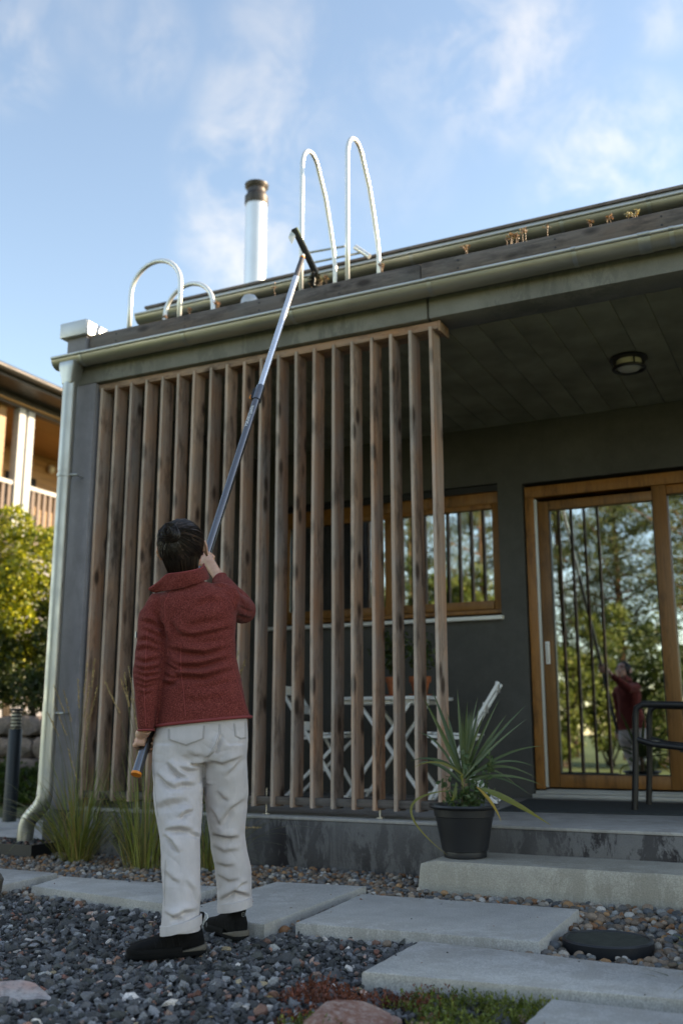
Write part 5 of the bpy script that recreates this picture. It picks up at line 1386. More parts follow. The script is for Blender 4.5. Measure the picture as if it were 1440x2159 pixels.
# joints
S_L, E_L, W_L = at_d(325, 1299, 4.03), at_d(311, 1428, 3.98), at_d(309, 1536, 3.975)
S_R, E_R, W_R = at_d(476, 1264, 4.03), at_d(511, 1287, 4.26), at_d(464, 1221, 4.385)
def grip(mb, Gp, n, t, W, rp=0.0195, up=1, thumb=True):
    a = Vector(PD); Gp = Vector(Gp); n = Vector(n); n = (n - a*n.dot(a)).normalized(); t = Vector(t); t = (t - a*t.dot(a) - n*t.dot(n)).normalized()
    R = rp + 0.0095
    pos = lambda deg, h, r: Gp + a*h + (n*math.cos(math.radians(deg)) + t*math.sin(math.radians(deg)))*r
    hs = (0.031, 0.0105, -0.0105, -0.030)
    for h in hs: mb.tube([pos(-62, h*0.9, R+0.004), pos(-20, h*0.95, R+0.008), pos(20, h, R+0.007), pos(58, h, R+0.003)], [0.0125, 0.0145, 0.0135, 0.0115], 10)
    for h, span, r in zip(hs, (175, 195, 190, 165), (0.0088, 0.009, 0.0087, 0.0078)):
        st = 6; mb.tube([pos(52, h, R+0.002)] + [pos(52 + span*k/st, h + 0.002*math.sin(k), R + (0.0035 if k in (1, 4) else 0)) for k in range(1, st+1)], [r+0.002] + [r*(1.06 if k in (1, 4) else 1)*(1-0.03*k) for k in range(1, st+1)], 10)
    if thumb:
        mb.tube([pos(-45, 0.028*up, R+0.008), pos(-85, 0.044*up, R+0.006), pos(-125, 0.050*up, R+0.002), pos(-165, 0.046*up, R), pos(-190, 0.040*up, R)], [0.0145, 0.0125, 0.0105, 0.0098, 0.0075], 10)
    W = Vector(W)
    heel = pos(-25, 0.004, R+0.010)
    mb.tube([W, W.lerp(heel, 0.5), heel], [0.0245, 0.0255, 0.027], 12)

body = MB()
pel = at_d(424, 1560, 4.04); ch = at_d(416, 1320, 4.05); nk = at_d(395, 1232, 4.04); hdc = at_d(387, 1158, 4.03)
body.tube([pel, at_d(420, 1440, 4.04), ch, at_d(408, 1268, 4.04), nk], [0.09, 0.082, 0.085, 0.066, 0.05], 16)
body.tube([nk - np.array((0, 0, 0.02)), (nk+hdc)/2, hdc], [0.052, 0.05, 0.055], 14)
hL = at_z(431, 2012, 0.0); tL = at_z(279, 2024, 0.0); aL = (tL-hL)/np.linalg.norm(tL-hL)
hR = at_z(511, 1986, 0.0); dR = HF*math.cos(math.radians(33)) - RT*math.sin(math.radians(33))
K_L, A_L = at_d(382, 1765, 3.94), hL + aL*0.056 + np.array((0, 0, 0.12)); K_R, A_R = at_d(480, 1745, 4.12), hR + dR*0.056 + np.array((0, 0, 0.12))
body.tube([at_d(385, 1570, 4.04), K_L, A_L, A_L - np.array((0, 0, 0.05))], [0.075, 0.05, 0.03, 0.03], 12); body.tube([at_d(466, 1565, 4.04), K_R, A_R, A_R - np.array((0, 0, 0.05))], [0.075, 0.05, 0.03, 0.03], 12)
body.tube([at_d(365, 1275, 4.04), S_L, E_L, W_L], [0.05, 0.042, 0.034, 0.0235], 12); body.tube([at_d(440, 1262, 4.04), S_R, E_R, W_R], [0.05, 0.042, 0.034, 0.0235], 12)
# head, tipped back to look up at the roof
yh = math.radians(8); tl = math.radians(24); rl2 = math.radians(-4)
F0 = HF*math.cos(yh) + RT*math.sin(yh); Z3 = np.array((0, 0, 1.0))
HFD = F0*math.cos(tl) + Z3*math.sin(tl); HU = Z3*math.cos(tl) - F0*math.sin(tl); HR = np.cross(HFD, HU)
HU, HR = HU*math.cos(rl2) + HR*math.sin(rl2), HR*math.cos(rl2) - HU*math.sin(rl2)
hp3 = lambda r, f, u: hdc + HR*r + HFD*f + HU*u
def hball(mb, c, dims, n=20, m=14):
    rings = []
    for i in range(1, m):
        a = math.pi*i/m
        rings.append([tuple(hp3(c[0] + dims[0]*math.sin(a)*math.cos(2*math.pi*k/n), c[1] + dims[1]*math.sin(a)*math.sin(2*math.pi*k/n), c[2] - dims[2]*math.cos(a))) for k in range(n)])
    mb.loft(rings)
hball(body, (0, -0.006, 0.022), (0.077, 0.094, 0.088)); hball(body, (0, 0.032, -0.035), (0.060, 0.062, 0.075)); hball(body, (0, 0.068, -0.095), (0.026, 0.024, 0.02))
body.tube([hp3(0, 0.085, 0.012), hp3(0, 0.104, -0.018), hp3(0, 0.112, -0.034), hp3(0, 0.094, -0.042)], [0.009, 0.010, 0.0125, 0.012], 10)
for s in (-1, 1):
    hball(body, (s*0.012, 0.094, -0.04), (0.009, 0.010, 0.008), 10, 8)
    body.tube([hp3(s*0.012, 0.088, 0.024), hp3(s*0.034, 0.082, 0.028), hp3(s*0.052, 0.066, 0.022)], [0.008, 0.008, 0.006], 8)
    hball(body, (s*0.045, 0.066, -0.022), (0.020, 0.016, 0.018), 12, 8)
    # ear: shell with a raised rim
    e = lambda r, f, u: hp3(s*r, f, u)
    body.tube([e(0.066, -0.002, -0.005), e(0.094, -0.010, -0.004)], [0.016, 0.011], 10)
    EO = 0.012
    rim = [e(0.078+EO, 0.006, -0.028), e(0.082+EO, 0.002, -0.036), e(0.086+EO, -0.008, -0.030), e(0.092+EO, -0.018, -0.012), e(0.094+EO, -0.020, 0.006), e(0.090+EO, -0.014, 0.022), e(0.084+EO, -0.002, 0.027), e(0.080+EO, 0.006, 0.018)]
    body.tube(rim, [0.005, 0.006, 0.0058, 0.005, 0.005, 0.005, 0.005, 0.0045], 8)
    body.tube([e(0.092, -0.004, -0.026), e(0.097, -0.010, -0.002), e(0.096, -0.008, 0.020)], [0.007, 0.0065, 0.006], 8)
body.tube([hp3(-0.024, 0.088, -0.064), hp3(0, 0.098, -0.062), hp3(0.024, 0.088, -0.064)], [0.004, 0.006, 0.004], 8); body.tube([hp3(-0.021, 0.086, -0.073), hp3(0, 0.096, -0.073), hp3(0.021, 0.086, -0.073)], [0.004, 0.0065, 0.004], 8)
gl_, gr_ = PA + PD*pole_at_py(1562), PA + PD*pole_at_py(1188)
grip(body, gl_, -RT*0.78 - HF*0.62, -RT*0.62 + HF*0.78, W_L)
grip(body, gr_, RT*0.66 - HF*0.75, RT*0.75 + HF*0.66, W_R, up=1)
bme = evaluated(body, 0.0032, 2, 0.5)
link_mesh('body', shift(bme, who), SK, who)
EY = simple('eye_white', (0.7, 0.68, 0.65), 0.2, var=0.03); IR = simple('dark_iris', (0.03, 0.018, 0.01), 0.15)
for s in (-1, 1):
    mb = MB(); hball(mb, (s*0.032, 0.074, 0.006), (0.0125, 0.0125, 0.0115), 16, 12); ey = mb.build('eye', EY, who, smooth=True)
    mb = MB(); hball(mb, (s*0.032, 0.0835, 0.006), (0.0058, 0.004, 0.0058), 14, 8); mb.build('iris', IR, ey, smooth=True)
    mb = MB(); mb.tube([hp3(s*0.016, 0.094, 0.031), hp3(s*0.034, 0.090, 0.036), hp3(s*0.052, 0.074, 0.029)], [0.003, 0.0035, 0.0015], 6); mb.build('eyebrow', HAIR, who, smooth=True)
mb = MB(); mb.tube([hp3(-0.022, 0.0925, -0.0685), hp3(0, 0.1025, -0.068), hp3(0.022, 0.0925, -0.0685)], [0.002, 0.0038, 0.002], 8); mb.build('lips', simple('lips', (0.45, 0.16, 0.13), 0.4), who, smooth=True)

# hair drawn back into a bun
HD = np.array((0.089, 0.104, 0.099)); HC = np.array((0, -0.008, 0.022))
bunp = np.array(at_d(361, 1128, 3.925)); rel = bunp - hdc; bl = np.array((rel@HR, rel@HFD, rel@HU)) - HC; bdir = bl/HD; bdir /= np.linalg.norm(bdir)
hair = MB()
def hsurf(d, k=1.0): p = HC + d*HD*k; return hp3(*p)
capr = []; NU, NV = 40, 22
hv = MB()
def hairline(d):     # keep behind the face and above the nape
    return d[1] < 0.30 + 0.55*max(0, d[2])
V0 = []; idx = {}
for i in range(NV+1):
    a = math.pi*i/NV
    for k in range(NU):
        b = 2*math.pi*k/NU; d = np.array((math.sin(a)*math.cos(b), math.sin(a)*math.sin(b), math.cos(a)))
        if d[1] > 0.30 + 0.5*max(0, d[2]): d2 = d.copy(); sc_ = 0.90
        else: sc_ = 1.0
        low = np.clip((-d[2]-0.55)/0.4, 0, 1)
        V0.append(hsurf(d, sc_*(1-0.05*low)))
fs = []
for i in range(NV):
    for k in range(NU): fs.append((i*NU+k, i*NU+(k+1) % NU, (i+1)*NU+(k+1) % NU, (i+1)*NU+k))
hair.add(V0, fs)
# nape hair running down into the collar
hair.tube([hp3(0, -0.025, 0.02), hp3(0, -0.033, -0.03), hp3(0, -0.036, -0.07), hp3(0, -0.034, -0.105)], [0.078, 0.072, 0.062, 0.050], 20)
hme = evaluated(hair, 0.005, 12, 0.5); hobj = link_mesh('hair', shift(hme, who), HAIR, who)
rs = random.Random(5); st = MB(); st_dark, st_light = st, MB()
def strand(d0, d1, k0, k1, r, lift=0.0, n=11, pre=()):
    d0 = d0/np.linalg.norm(d0); om = math.acos(max(-1, min(1, float(d0@d1)))); P = [hp3(*q) for q in pre]
    wob = np.array([rs.uniform(-0.035, 0.035) for _ in range(3)])
    for i in range(n):
        t = i/(n-1); d = (d0*math.sin((1-t)*om) + d1*math.sin(t*om))/max(1e-4, math.sin(om)) + wob*math.sin(math.pi*t); d /= np.linalg.norm(d)
        P.append(hsurf(d, k0 + (k1-k0)*t + lift*math.sin(math.pi*t)))
    (st_light if rs.random() < 0.09 else st_dark).tube(P, [r*0.7] + [r]*(len(P)-2) + [r*0.8], 4, False)
for i in range(1500):
    b = rs.uniform(0, 2*math.pi); z = rs.uniform(-0.97, 0.95); d = np.array((math.sqrt(1-z*z)*math.cos(b), math.sqrt(1-z*z)*math.sin(b), z))
    if d[1] > 0.42 + 0.35*max(0, z): continue
    if z < -0.6 and d[1] > -0.05: continue
    strand(d, bdir + np.array([rs.uniform(-0.16, 0.16) for _ in range(3)]), 1.005 + rs.uniform(0, 0.02), 1.045, rs.uniform(0.0014, 0.0034), rs.uniform(0.0, 0.045))
for i in range(260):     # up from the nape
    b = math.radians(rs.uniform(200, 340)); ca, sa = math.cos(b), math.sin(b); j = rs.uniform(0, 0.004)
    pre = [((0.050+j)*ca, -0.034 + (0.050+j)*sa, -0.10), ((0.062+j)*ca, -0.036 + (0.062+j)*sa, -0.07), ((0.073+j)*ca, -0.033 + (0.073+j)*sa, -0.03)]
    d = (np.array(((0.082)*ca, -0.025 + 0.082*sa, 0.012)) - HC)/HD
    strand(d, bdir + np.array([rs.uniform(-0.16, 0.16) for _ in range(3)]), 1.005 + j, 1.045, rs.uniform(0.0014, 0.003), rs.uniform(0, 0.03), 9, pre)
for i in range(150):      # fine loose hairs
    b = rs.uniform(0, 2*math.pi); z = rs.uniform(-0.8, 0.6); d = np.array((math.sqrt(1-z*z)*math.cos(b), math.sqrt(1-z*z)*math.sin(b), z))
    if d[1] > 0.3: continue
    strand(d, bdir + np.array([rs.uniform(-0.5, 0.5) for _ in range(3)]), 1.02, 1.05, 0.0007, rs.uniform(0.03, 0.11))
for i in range(22):
    x = rs.uniform(-0.07, -0.02) if i < 14 else rs.uniform(0.03, 0.07)
    p = Vector(hp3(x, -0.05 + rs.uniform(-0.02, 0.03), -0.075)); st.tube([p, p + Vector(HU*-0.02 - HFD*0.012 + HR*rs.uniform(-0.015, 0.015)), p + Vector(HU*-0.045 - HFD*0.004 + HR*rs.uniform(-0.025, 0.025))], 0.0007, 4, False)
st.build('strands', HAIR, hobj, smooth=True)['kind'] = 'stuff'
HAIR2 = simple('brown_hair_lights', (0.055, 0.032, 0.02), 0.35, var=0.4, scale=40)
st_light.build('light_strands', HAIR2, hobj, smooth=True)['kind'] = 'stuff'
bun = MB(); bc = Vector(hsurf(bdir, 1.03)); bn = Vector(hsurf(bdir, 1.5)) - bc; bn.normalize()
bx = bn.cross(Vector((0, 0, 1))).normalized(); by = bn.cross(bx)
for i in range(240):
    ph = rs.uniform(0, 6.28); sp_ = rs.uniform(1.6, 3.6); r0 = rs.uniform(0.006, 0.041); til = rs.uniform(-0.7, 0.7)
    P = []
    for k in range(10):
        a = ph + sp_*k/9; rr2 = r0*(1 + 0.12*math.sin(3*a)); hgt = 0.023*math.sqrt(max(0.02, 1-(r0/0.045)**2)) + til*0.012*math.sin(a*2+ph)
        P.append(bc + bx*(rr2*math.cos(a)*1.12) + by*(rr2*math.sin(a)) + bn*hgt)
    bun.tube(P, rs.uniform(0.0018, 0.0038), 4, False)
bun.ball(tuple(bc), (0.026, 0.026, 0.024))
for i in range(34):
    a = rs.uniform(0, 6.28); p = bc + (bx*math.cos(a) + by*math.sin(a))*0.03 + bn*0.015; bun.tube([p, p + (bx*math.cos(a+0.5) + by*math.sin(a+0.5))*0.014 + bn*0.008, p + (bx*math.cos(a+1.2) + by*math.sin(a+1.2))*0.022 + bn*0.002], 0.0008, 4, False)
bun.build('bun', HAIR, hobj, smooth=True)

# jacket
jk = MB()
rows = [(331, 528, 1512, 4.04, 0.128, 1532), (333, 522, 1490, 4.04, 0.126, 1504), (337, 513, 1450, 4.04, 0.118, None), (341, 503, 1415, 4.04, 0.112, None), (342, 498, 1385, 4.04, 0.110, None), (343, 497, 1345, 4.04, 0.113, None), (341, 499, 1312, 4.04, 0.118, None),
        (334, 499, 1285, 4.04, 0.118, None), (328, 496, 1264, 4.04, 0.106, None), (346, 483, 1249, 4.04, 0.088, None), (358, 462, 1237, 4.04, 0.072, None), (364, 436, 1228, 4.04, 0.062, None)]
jk.loft([ring(a, b, y, d, h, yl=yl) for a, b, y, d, h, yl in rows])
mid = lambda a, b, t, o=0: (np.array(a)*(1-t) + np.array(b)*t)
jk.tube([at_d(364, 1275, 4.04), at_d(338, 1277, 4.035), S_L, mid(S_L, E_L, 0.45), mid(S_L, E_L, 0.8), E_L, mid(E_L, W_L, 0.35), mid(E_L, W_L, 0.7), W_L + (W_L-E_L)*0.02], [0.058, 0.064, 0.062, 0.0575, 0.056, 0.0565, 0.050, 0.040, 0.033], 20)
jk.tube([at_d(438, 1262, 4.04), at_d(462, 1262, 4.03), S_R, mid(S_R, E_R, 0.5), E_R, mid(E_R, W_R, 0.4), mid(E_R, W_R, 0.8), W_R], [0.06, 0.064, 0.063, 0.060, 0.060, 0.050, 0.040, 0.034], 20)
jme = evaluated(jk, 0.0045, 12, 0.5)
jf = [([J(560, 1065), J(720, 1075), J(900, 1035), J(1040, 1000)], 6, 0.008), ([J(500, 1165), J(640, 1200), J(800, 1215), J(1010, 1160)], 6, 0.009), ([J(480, 1250), J(600, 1310), J(760, 1312), J(1035, 1235)], 6, 0.010),
      ([J(470, 1320), J(600, 1390), J(800, 1402), J(1045, 1330)], 6, 0.010), ([J(465, 1440), J(520, 1450), J(580, 1425)], 5, 0.008), ([J(470, 1365), J(540, 1400), J(600, 1400)], 4, 0.006), ([J(475, 1280), J(560, 1330), J(620, 1345)], 4, 0.006),
      ([J(520, 950), J(580, 1030), J(640, 1075)], 6, 0.006), ([J(700, 850), J(830, 790), J(960, 790)], 9, 0.004), ([J(650, 1000), J(800, 960), J(1000, 930)], 9, 0.004), ([J(640, 1130), J(800, 1110), J(1000, 1090)], 6, 0.004),
      ([J(700, 1480), J(850, 1470), J(1050, 1420)], 9, 0.004), ([J(560, 1560), J(760, 1590), J(1000, 1540)], 10, 0.003),
      ([J(400, 860), J(470, 990), J(495, 1110)], 5, 0.008), ([J(290, 940), J(380, 960), J(470, 1010)], 5, 0.006), ([J(300, 1010), J(380, 1040), J(490, 1090)], 5, 0.005), ([J(255, 1110), J(340, 1090), J(460, 1150)], 5, 0.006), ([J(240, 1190), J(330, 1160), J(450, 1190)], 5, 0.006),
      ([J(232, 1250), J(330, 1270), J(460, 1240)], 4, 0.006), ([J(232, 1310), J(330, 1340), J(465, 1310)], 4, 0.008), ([J(228, 1355), J(330, 1385), J(465, 1365)], 4, 0.008), ([J(228, 1400), J(330, 1440), J(460, 1410)], 4, 0.007), ([J(235, 1450), J(330, 1480), J(440, 1445)], 4, 0.006), ([J(250, 1500), J(320, 1530), J(400, 1510)], 4, 0.004),
      ([J(1060, 740), J(1100, 800), J(1170, 850)], 5, 0.005), ([J(1070, 820), J(1120, 850), J(1190, 880)], 4, 0.005), ([J(1060, 900), J(1110, 920), J(1180, 930)], 4, 0.005), ([J(850, 650), J(920, 665), J(990, 680)], 4, 0.004), ([J(1050, 700), J(1110, 720), J(1170, 790)], 4, 0.004)]
folds(jme, [(p, s*0.8, a) for p, s, a in jf], 0.0024, (8, 8, 11), 3.1, 1.75, (0.0022, 9.0))
jbv = bvh_of(jme)
jacket = link_mesh('jacket', shift(jme, who), FL, who)
SEAM = simple('red_seam', (0.26, 0.045, 0.04), 0.8, var=0.05)
for pts in ([J(600, 660), J(520, 720), J(485, 800), J(490, 950)], [J(950, 690), J(1020, 740), J(1050, 850)], [J(612, 1150), J(615, 1350), J(632, 1480), J(652, 1705)], [J(345, 1010), J(330, 1300), J(320, 1500), J(335, 1780)], [J(1090, 745), J(1130, 830), J(1120, 900)], [J(1030, 1330), J(1080, 1480), J(1140, 1680)]):
    seam(jbv, pts, 0.0015, 'seam', SEAM, jacket)
def ring_tube(R, r, name, mat, parent): 
    R = [Vector(p) for p in R]; return MB().tube(R + R[:2], r, 8, False).build(name, mat, parent, smooth=True)
ring_tube(ring(329, 529.5, 1511, 4.04, 0.131, 60, yl=1531), 0.0062, 'hem_piping', PIPE, jacket)
def cuff(W, E, r, name, mat, parent, rr3=0.004, off=0.0):
    a = Vector(W-E).normalized(); x = a.cross(Vector((0, 1, 0))).normalized(); y = a.cross(x); c = Vector(W) + a*off
    ring_tube([c + (x*math.cos(2*math.pi*k/28) + y*math.sin(2*math.pi*k/28))*r for k in range(28)], rr3, name, mat, parent)
cuff(W_L, E_L, 0.0305, 'cuff_piping', PIPE, jacket, 0.0045, 0.006); cuff(W_R, E_R, 0.0315, 'cuff_piping', PIPE, jacket, 0.0045, 0.0)
# standing collar, folded open on the left
lo_ = [(440, 1216, 4.11), (436, 1222, 4.02), (418, 1229, 3.965), (390, 1238, 3.945), (362, 1244, 3.955), (346, 1246, 3.97), (335, 1248, 3.98), (328, 1250, 3.99)]
up_ = [(430, 1190, 4.10), (428, 1196, 4.02), (414, 1202, 3.955), (390, 1207, 3.935), (368, 1210, 3.945), (352, 1213, 3.955), (334, 1229, 3.965), (315, 1242, 3.985)]
def cat(P, n=40):
    P = [Vector(at_d(*p)) for p in P]; out = []
    for i in range(n):
        t = i/(n-1)*(len(P)-1); k = min(int(t), len(P)-2); u = t-k; a, b, c, d = P[max(k-1, 0)], P[k], P[k+1], P[min(k+2, len(P)-1)]
        out.append(0.5*((2*b) + (c-a)*u + (2*a-5*b+4*c-d)*u*u + (3*b-a-3*c+d)*u**3))
    return out
lo3, up3 = cat(lo_), cat(up_); cn = Vector(at_d(392, 1225, 4.05)); m = 7; vs = []; fs = []
for i in range(40):
    for side in (0, 1):
        for k in range(m):
            p = lo3[i].lerp(up3[i], k/(m-1)); o = Vector((p.x-cn.x, p.y-cn.y, 0)).normalized(); bul = 0.003*math.sin(math.pi*k/(m-1)) + 0.0025*mnoise.noise(p*40)
            vs.append(p + o*(bul + (0.0045 if side == 0 else -0.0045)*(1 if k < m-1 else 0.5)))
W2 = 2*m
for i in range(39):
    for k in range(m-1):
        fs.append((i*W2+k, (i+1)*W2+k, (i+1)*W2+k+1, i*W2+k+1)); fs.append((i*W2+m+k, i*W2+m+k+1, (i+1)*W2+m+k+1, (i+1)*W2+m+k))
    fs.append((i*W2+m-1, (i+1)*W2+m-1, (i+1)*W2+2*m-1, i*W2+2*m-1)); fs.append((i*W2, i*W2+m, (i+1)*W2+m, (i+1)*W2))
for i in (0, 39):
    for k in range(m-1): fs.append((i*W2+k, i*W2+k+1, i*W2+m+k+1, i*W2+m+k))
MB().add(vs, fs).build('collar', FL, jacket, smooth=True, angle=70)
MB().tube([p + Vector((0, 0, 0.001)) for p in up3], 0.0042, 8).build('collar_piping', PIPE, jacket, smooth=True)
q = Vector(at_d(288.5, 1338, 4.02)); MB().box(q.x-0.003, q.x+0.002, q.y-0.006, q.y+0.006, q.z-0.012, q.z+0.012).build('sleeve_tag', M['strip'], jacket)

# trousers
tr = MB()
hip = [(346, 514, 1492, 4.04, 0.112), (336, 522, 1522, 4.04, 0.119), (327, 524, 1560, 4.04, 0.128), (324, 522, 1590, 4.04, 0.122), (330, 516, 1606, 4.04, 0.10)]
tr.loft([ring(a, b, y, d, h) for a, b, y, d, h in hip])
Lg = [(326, 434, 1570, 4.035, 0.112), (322.5, 434, 1600, 4.03, 0.108), (322.5, 431, 1630, 4.015, 0.102), (324.5, 427, 1670, 3.99, 0.097), (328, 425.5, 1710, 3.965, 0.093), (335, 424, 1745, 3.95, 0.089), (340, 421, 1775, 3.93, 0.086), (341, 421, 1815, 3.915, 0.084), (343, 423.5, 1850, 3.90, 0.082), (345, 424.5, 1890, 3.89, 0.080), (343, 422, 1920, 3.88, 0.080), (341, 421, 1945, 3.875, 0.080), (341, 424, 1962, 3.872, 0.080)]
Rg = [(436, 523, 1570, 4.04, 0.112), (434.5, 521, 1600, 4.045, 0.108), (432.5, 522, 1640, 4.06, 0.102), (432, 524, 1675, 4.075, 0.097), (438, 520, 1720, 4.10, 0.092), (442, 518, 1755, 4.115, 0.088), (445, 522, 1790, 4.13, 0.086), (452, 529, 1828, 4.14, 0.084), (457.5, 531.5, 1865, 4.15, 0.082), (459, 531, 1890, 4.155, 0.081), (461, 529, 1914, 4.155, 0.080)]
tr.loft([ring(a, b, y, d, h, e=2.15) for a, b, y, d, h in Lg]); tr.loft([ring(a, b, y, d, h, e=2.15) for a, b, y, d, h in Rg])
tme = evaluated(tr, 0.0036, 6, 0.5)
tf = [([T(410, 475), T(460, 530), T(510, 580), T(575, 605)], 5, 0.011), ([T(325, 560), T(400, 645), T(490, 695)], 6, 0.010), ([T(500, 520), T(600, 545), T(690, 540)], 5, 0.009), ([T(590, 495), T(650, 490), T(720, 490)], 4, 0.009), ([T(470, 690), T(540, 655), T(660, 660)], 6, 0.008),
      ([T(330, 850), T(450, 800), T(600, 780)], 9, 0.008), ([T(510, 925), T(570, 875), T(640, 855)], 5, 0.009), ([T(400, 1020), T(520, 1005), T(630, 1025)], 6, 0.011), ([T(390, 1040), T(450, 1110), T(505, 1195)], 5, 0.009), ([T(600, 1020), T(640, 1045), T(670, 1070)], 4, 0.006),
      ([T(385, 1330), T(450, 1400), T(520, 1430)], 6, 0.005), ([T(560, 1400), T(620, 1480), T(660, 1600)], 6, 0.005), ([T(440, 1730), T(560, 1660), T(665, 1645)], 6, 0.008), ([T(390, 1650), T(470, 1700), T(560, 1710)], 5, 0.005),
      ([T(722, 455), T(800, 400), T(850, 250)], 4, 0.008), ([T(725, 470), T(860, 500), T(1030, 430)], 6, 0.007), ([T(880, 600), T(960, 520), T(1040, 440)], 6, 0.005), ([T(830, 985), T(930, 850), T(1050, 770)], 7, 0.008), ([T(745, 830), T(790, 890), T(830, 980)], 5, 0.006), ([T(755, 1050), T(880, 1085), T(1000, 1075)], 8, 0.010), ([T(750, 1130), T(860, 1190), T(1000, 1170)], 7, 0.004),
      ([T(800, 700), T(850, 760), T(900, 790)], 6, 0.004), ([T(800, 1360), T(900, 1420), T(1000, 1400)], 6, 0.005), ([T(840, 1570), T(950, 1500), T(1075, 1540)], 6, 0.010), ([T(960, 1480), T(1010, 1440), T(1060, 1420)], 5, 0.005), ([T(790, 1270), T(880, 1300), T(960, 1290)], 6, 0.004), ([T(700, 470), T(712, 640), T(700, 780)], 5, 0.006), ([T(560, 400), T(640, 440), T(700, 420)], 8, 0.003)]
folds(tme, [(p, s*0.72, a) for p, s, a in tf], 0.0022, (6, 6, 8), 8.4, 1.5, (0.0024, 8.0))
tbv = bvh_of(tme)
trousers = link_mesh('trousers', shift(tme, who), TW, who)
def pocket(TL, TR, BL, BR, pt):
    n = 16; g = []
    for j in range(n+1):
        v = j/n
        for i in range(n+1):
            u = i/n; a = np.array(TL)*(1-u) + np.array(TR)*u; b = np.array(BL)*(1-u) + np.array(BR)*u + np.array((0, pt*(1-abs(2*u-1)))); p = a*(1-v) + b*v
            e = min(u, 1-u, 1-v); q = drape(tbv, p[0], p[1], 0.0030 if e > 0.01 else -0.001)
            g.append(q)
    if any(x is None for x in g): g = [x if x is not None else next(y for y in g if y is not None) for x in g]
    mb = MB(); mb.add(g, [(j*(n+1)+i, j*(n+1)+i+1, (j+1)*(n+1)+i+1, (j+1)*(n+1)+i) for j in range(n) for i in range(n)])
    o = mb.build('back_pocket', TW, trousers, smooth=True, angle=0)
    bv = tbv
    for ins in (1.5, 3.6):
        L = [np.array(TL)+(ins, 2), np.array(BL)+(ins, -ins*0.5), (np.array(BL)+np.array(BR))/2 + (0, pt-ins), np.array(BR)+(-ins, -ins*0.5), np.array(TR)+(-ins, 2)]
        seam(bv, L, 0.00075, 'stitching', THR, o, 0.0034)
THR = simple('grey_thread', (0.36, 0.33, 0.32), 0.8, var=0.05)
pocket(T(428, 205), T(722, 178), T(428, 298), T(714, 290), 14)
pocket(T(938, 168), T(1040, 150), T(948, 270), T(1040, 285), 5)
seam(tbv, [T(825, 175), T(828, 240), T(800, 330), T(740, 430)], 0.0009, 'seam', THR, trousers, 0.0006); seam(tbv, [T(836, 175), T(840, 240), T(812, 330), T(750, 435)], 0.0008, 'seam', THR, trousers, 0.0006)
seam(tbv, [T(330, 200), T(318, 480), T(328, 720), T(350, 900)], 0.0009, 'seam', THR, trousers, 0.0005); seam(tbv, [T(408, 1240), T(404, 1400), T(400, 1600)], 0.0009, 'seam', THR, trousers, 0.0005)
def roll(rows_, name):
    mb = MB(); mb.loft([rows_[0], rows_[1], rows_[2], rows_[3]], False); me_ = mb
    o = mb.build(name, TW, trousers, smooth=True, angle=60); return o
def cuffroll(xl, xr, yl, yr, d, hd, hh):
    R = []
    for g_, dy in ((-1.0, 0), (2.2, -1), (2.6, -hh*0.5), (2.0, -hh), (-1.0, -hh-1)):
        R.append(ring(xl-g_, xr+g_, yr+dy, d, hd + g_/520*1.4, 40, 2.15, yl=yl+dy, tilt=0.012*0))
    mb = MB(); mb.loft([[tuple(np.array(p) + 0.0018*mnoise.noise(Vector(p)*38)) for p in r] for r in R], False)
    return mb.build('turned_up_cuff', TW, trousers, smooth=True, angle=60)
cuffroll(341, 423.5, 1972, 1950, 3.872, 0.078, 21); cuffroll(461, 530, 1922, 1911, 4.155, 0.082, 19)

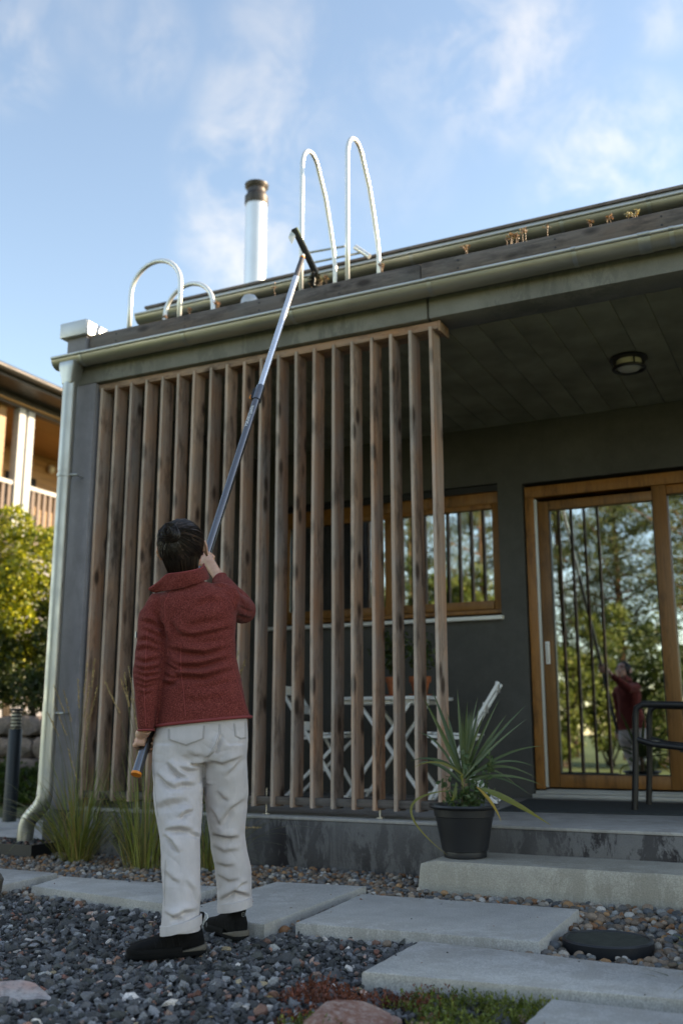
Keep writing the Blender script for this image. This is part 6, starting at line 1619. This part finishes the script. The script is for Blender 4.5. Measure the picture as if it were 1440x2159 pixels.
# shoes
def shoe(label, heel, toe, z0, tabside):
    heel, toe = np.array(heel), np.array(toe); ax = toe-heel; ax[2] = 0; ax /= np.linalg.norm(ax); sx = np.cross(Z3, ax)
    L = lambda s, w, zz: tuple(heel*np.array((1, 1, 0)) + ax*s + sx*w + np.array((0, 0, z0+zz)))
    prof = [(0.004, 0.018, 0.055), (0.012, 0.030, 0.088), (0.04, 0.037, 0.104), (0.08, 0.039, 0.106), (0.115, 0.040, 0.098), (0.15, 0.043, 0.083), (0.185, 0.047, 0.070), (0.215, 0.0475, 0.062), (0.245, 0.043, 0.055), (0.265, 0.033, 0.048), (0.276, 0.018, 0.042)]
    def sec(s, w, zt, zb=0.016, n=22, e=2.7):
        out = []
        for k in range(n):
            t = 2*math.pi*k/n; c, q = math.cos(t), math.sin(t); out.append(L(s, w*math.copysign(abs(c)**(2/e), c), zb + (zt-zb)*(0.5+0.5*math.copysign(abs(q)**(2/e), q))))
        return out
    mb = MB(); mb.loft([sec(*p) for p in prof])
    mb.loft([[L(0.052 + dx + r*math.cos(a)*1.15, r*math.sin(a)*0.95, zz) for a in [2*math.pi*k/20 for k in range(20)]] for zz, r, dx in ((0.06, 0.036, 0.012), (0.10, 0.040, 0.006), (0.128, 0.042, 0.0), (0.143, 0.041, -0.003))])
    me = evaluated(mb, 0.0032, 5, 0.5); V, N = get_np(me)
    V = V + N*(0.0012*np.array([mnoise.noise(Vector(v*60)) for v in V]))[:, None]; me.vertices.foreach_set('co', V.ravel()); me.update()
    bv = bvh_of(me)
    s = link_mesh('shoe', shift(me, who), SHOE, who); s['label'] = label
    sp = [(-0.004, 0.016), (0.006, 0.032), (0.04, 0.040), (0.09, 0.040), (0.13, 0.040), (0.18, 0.048), (0.22, 0.050), (0.25, 0.045), (0.272, 0.032), (0.284, 0.014)]
    def outl(z, g): return [L(a, w+g, z) for a, w in sp] + [L(a, -(w+g), z) for a, w in sp[::-1]]
    wav = lambda P, amp: P
    mb = MB(); mb.loft([outl(0.0, -0.004), outl(0.004, 0.0), outl(0.016, 0.001), outl(0.017, 0.0)]); mb.build('outsole', SOLE, s, smooth=True, angle=40)
    mb = MB(); hl = [(a, w) for a, w in sp if a < 0.10]
    o2 = lambda z, g: [L(a, w+g, z) for a, w in hl] + [L(a, -(w+g), z) for a, w in hl[::-1]]
    zt_ = lambda a: 0.018 + 0.02*max(0.0, 1-max(a, 0)/0.095)
    o4 = lambda f, g: [L(a, w+g, 0.0175 + (zt_(a)-0.0175)*f) for a, w in hl] + [L(a, -(w+g), 0.0175 + (zt_(a)-0.0175)*f) for a, w in hl[::-1]]
    mb.loft([o4(0.0, 0.001), o4(0.25, 0.003), o4(0.8, 0.0025), o4(1.0, -0.001)]); mb.build('midsole', MIDS, s, smooth=True, angle=40)
    fr = [(a, w) for a, w in sp if a >= 0.09]; o3 = lambda z, g: [L(a, w+g, z) for a, w in fr] + [L(a, -(w+g), z) for a, w in fr[::-1]]
    mb = MB(); mb.loft([o3(0.0175, 0.001), o3(0.022, 0.002), o3(0.030, 0.001), o3(0.034, -0.002)]); mb.build('midsole', SOLE, s, smooth=True, angle=40)
    # pull tab, heel emblem, side stitching
    MB().tube([L(0.004, 0.003, 0.142), L(-0.006, 0.003, 0.136), L(-0.009, 0.003, 0.122), L(-0.002, 0.003, 0.114)], 0.0019, 8).build('pull_tab', M['white'], s, smooth=True)
    em = MB(); nn = 20
    cth = L(-0.0015, 0.0, 0.098); em.tube([Vector(cth) + Vector(sx*0.0075*math.cos(2*math.pi*k/nn)) + Vector((0, 0, 0.0075*math.sin(2*math.pi*k/nn))) - Vector(ax*0.004) for k in range(nn+2)], 0.0011, 6, False)
    em.tube([Vector(cth) + Vector(sx*-0.004) - Vector(ax*0.0045) + Vector((0, 0, -0.003)), Vector(cth) - Vector(ax*0.005) + Vector((0, 0, 0.003)), Vector(cth) + Vector(sx*0.004) - Vector(ax*0.0045) + Vector((0, 0, -0.002))], 0.001, 6)
    em.build('emblem', simple('grey_emblem', (0.16, 0.17, 0.18), 0.5), s, smooth=True)
    for k in range(5):
        x = 0.10 + k*0.022; sd_ = tabside
        P = []
        for u in np.linspace(0, 1, 7):
            src = Vector(L(x + 0.012*u, sd_*(0.075), 0.038 + 0.045*u)); h, nr, _, _ = bv.ray_cast(src, Vector(-sx*sd_))
            if h is not None: P.append(h + nr*0.0006 if nr.dot(Vector(sx*sd_)) > 0 else h - nr*0.0006)
        if len(P) > 3: MB().tube(P, 0.0011, 5).build('lace_loop', simple('dark_lace', (0.014, 0.016, 0.017), 0.8, Specular_IOR_Level=0.2), s, smooth=True)
    MB().tube([L(0.10 + 0.004*k, 0.018*(-1)**k, 0.106 - 0.006*k) for k in range(9)], 0.0026, 6).build('laces', SHOE, s, smooth=True)
    return s
shoe('shoe seen from its side, toe to the left', hL, tL, 0.004, 1 if np.cross(Z3, (tL-hL))@(-HF) > 0 else -1)
shoe('shoe seen from the heel', hR, hR + dR*0.28, 0.004, -1)
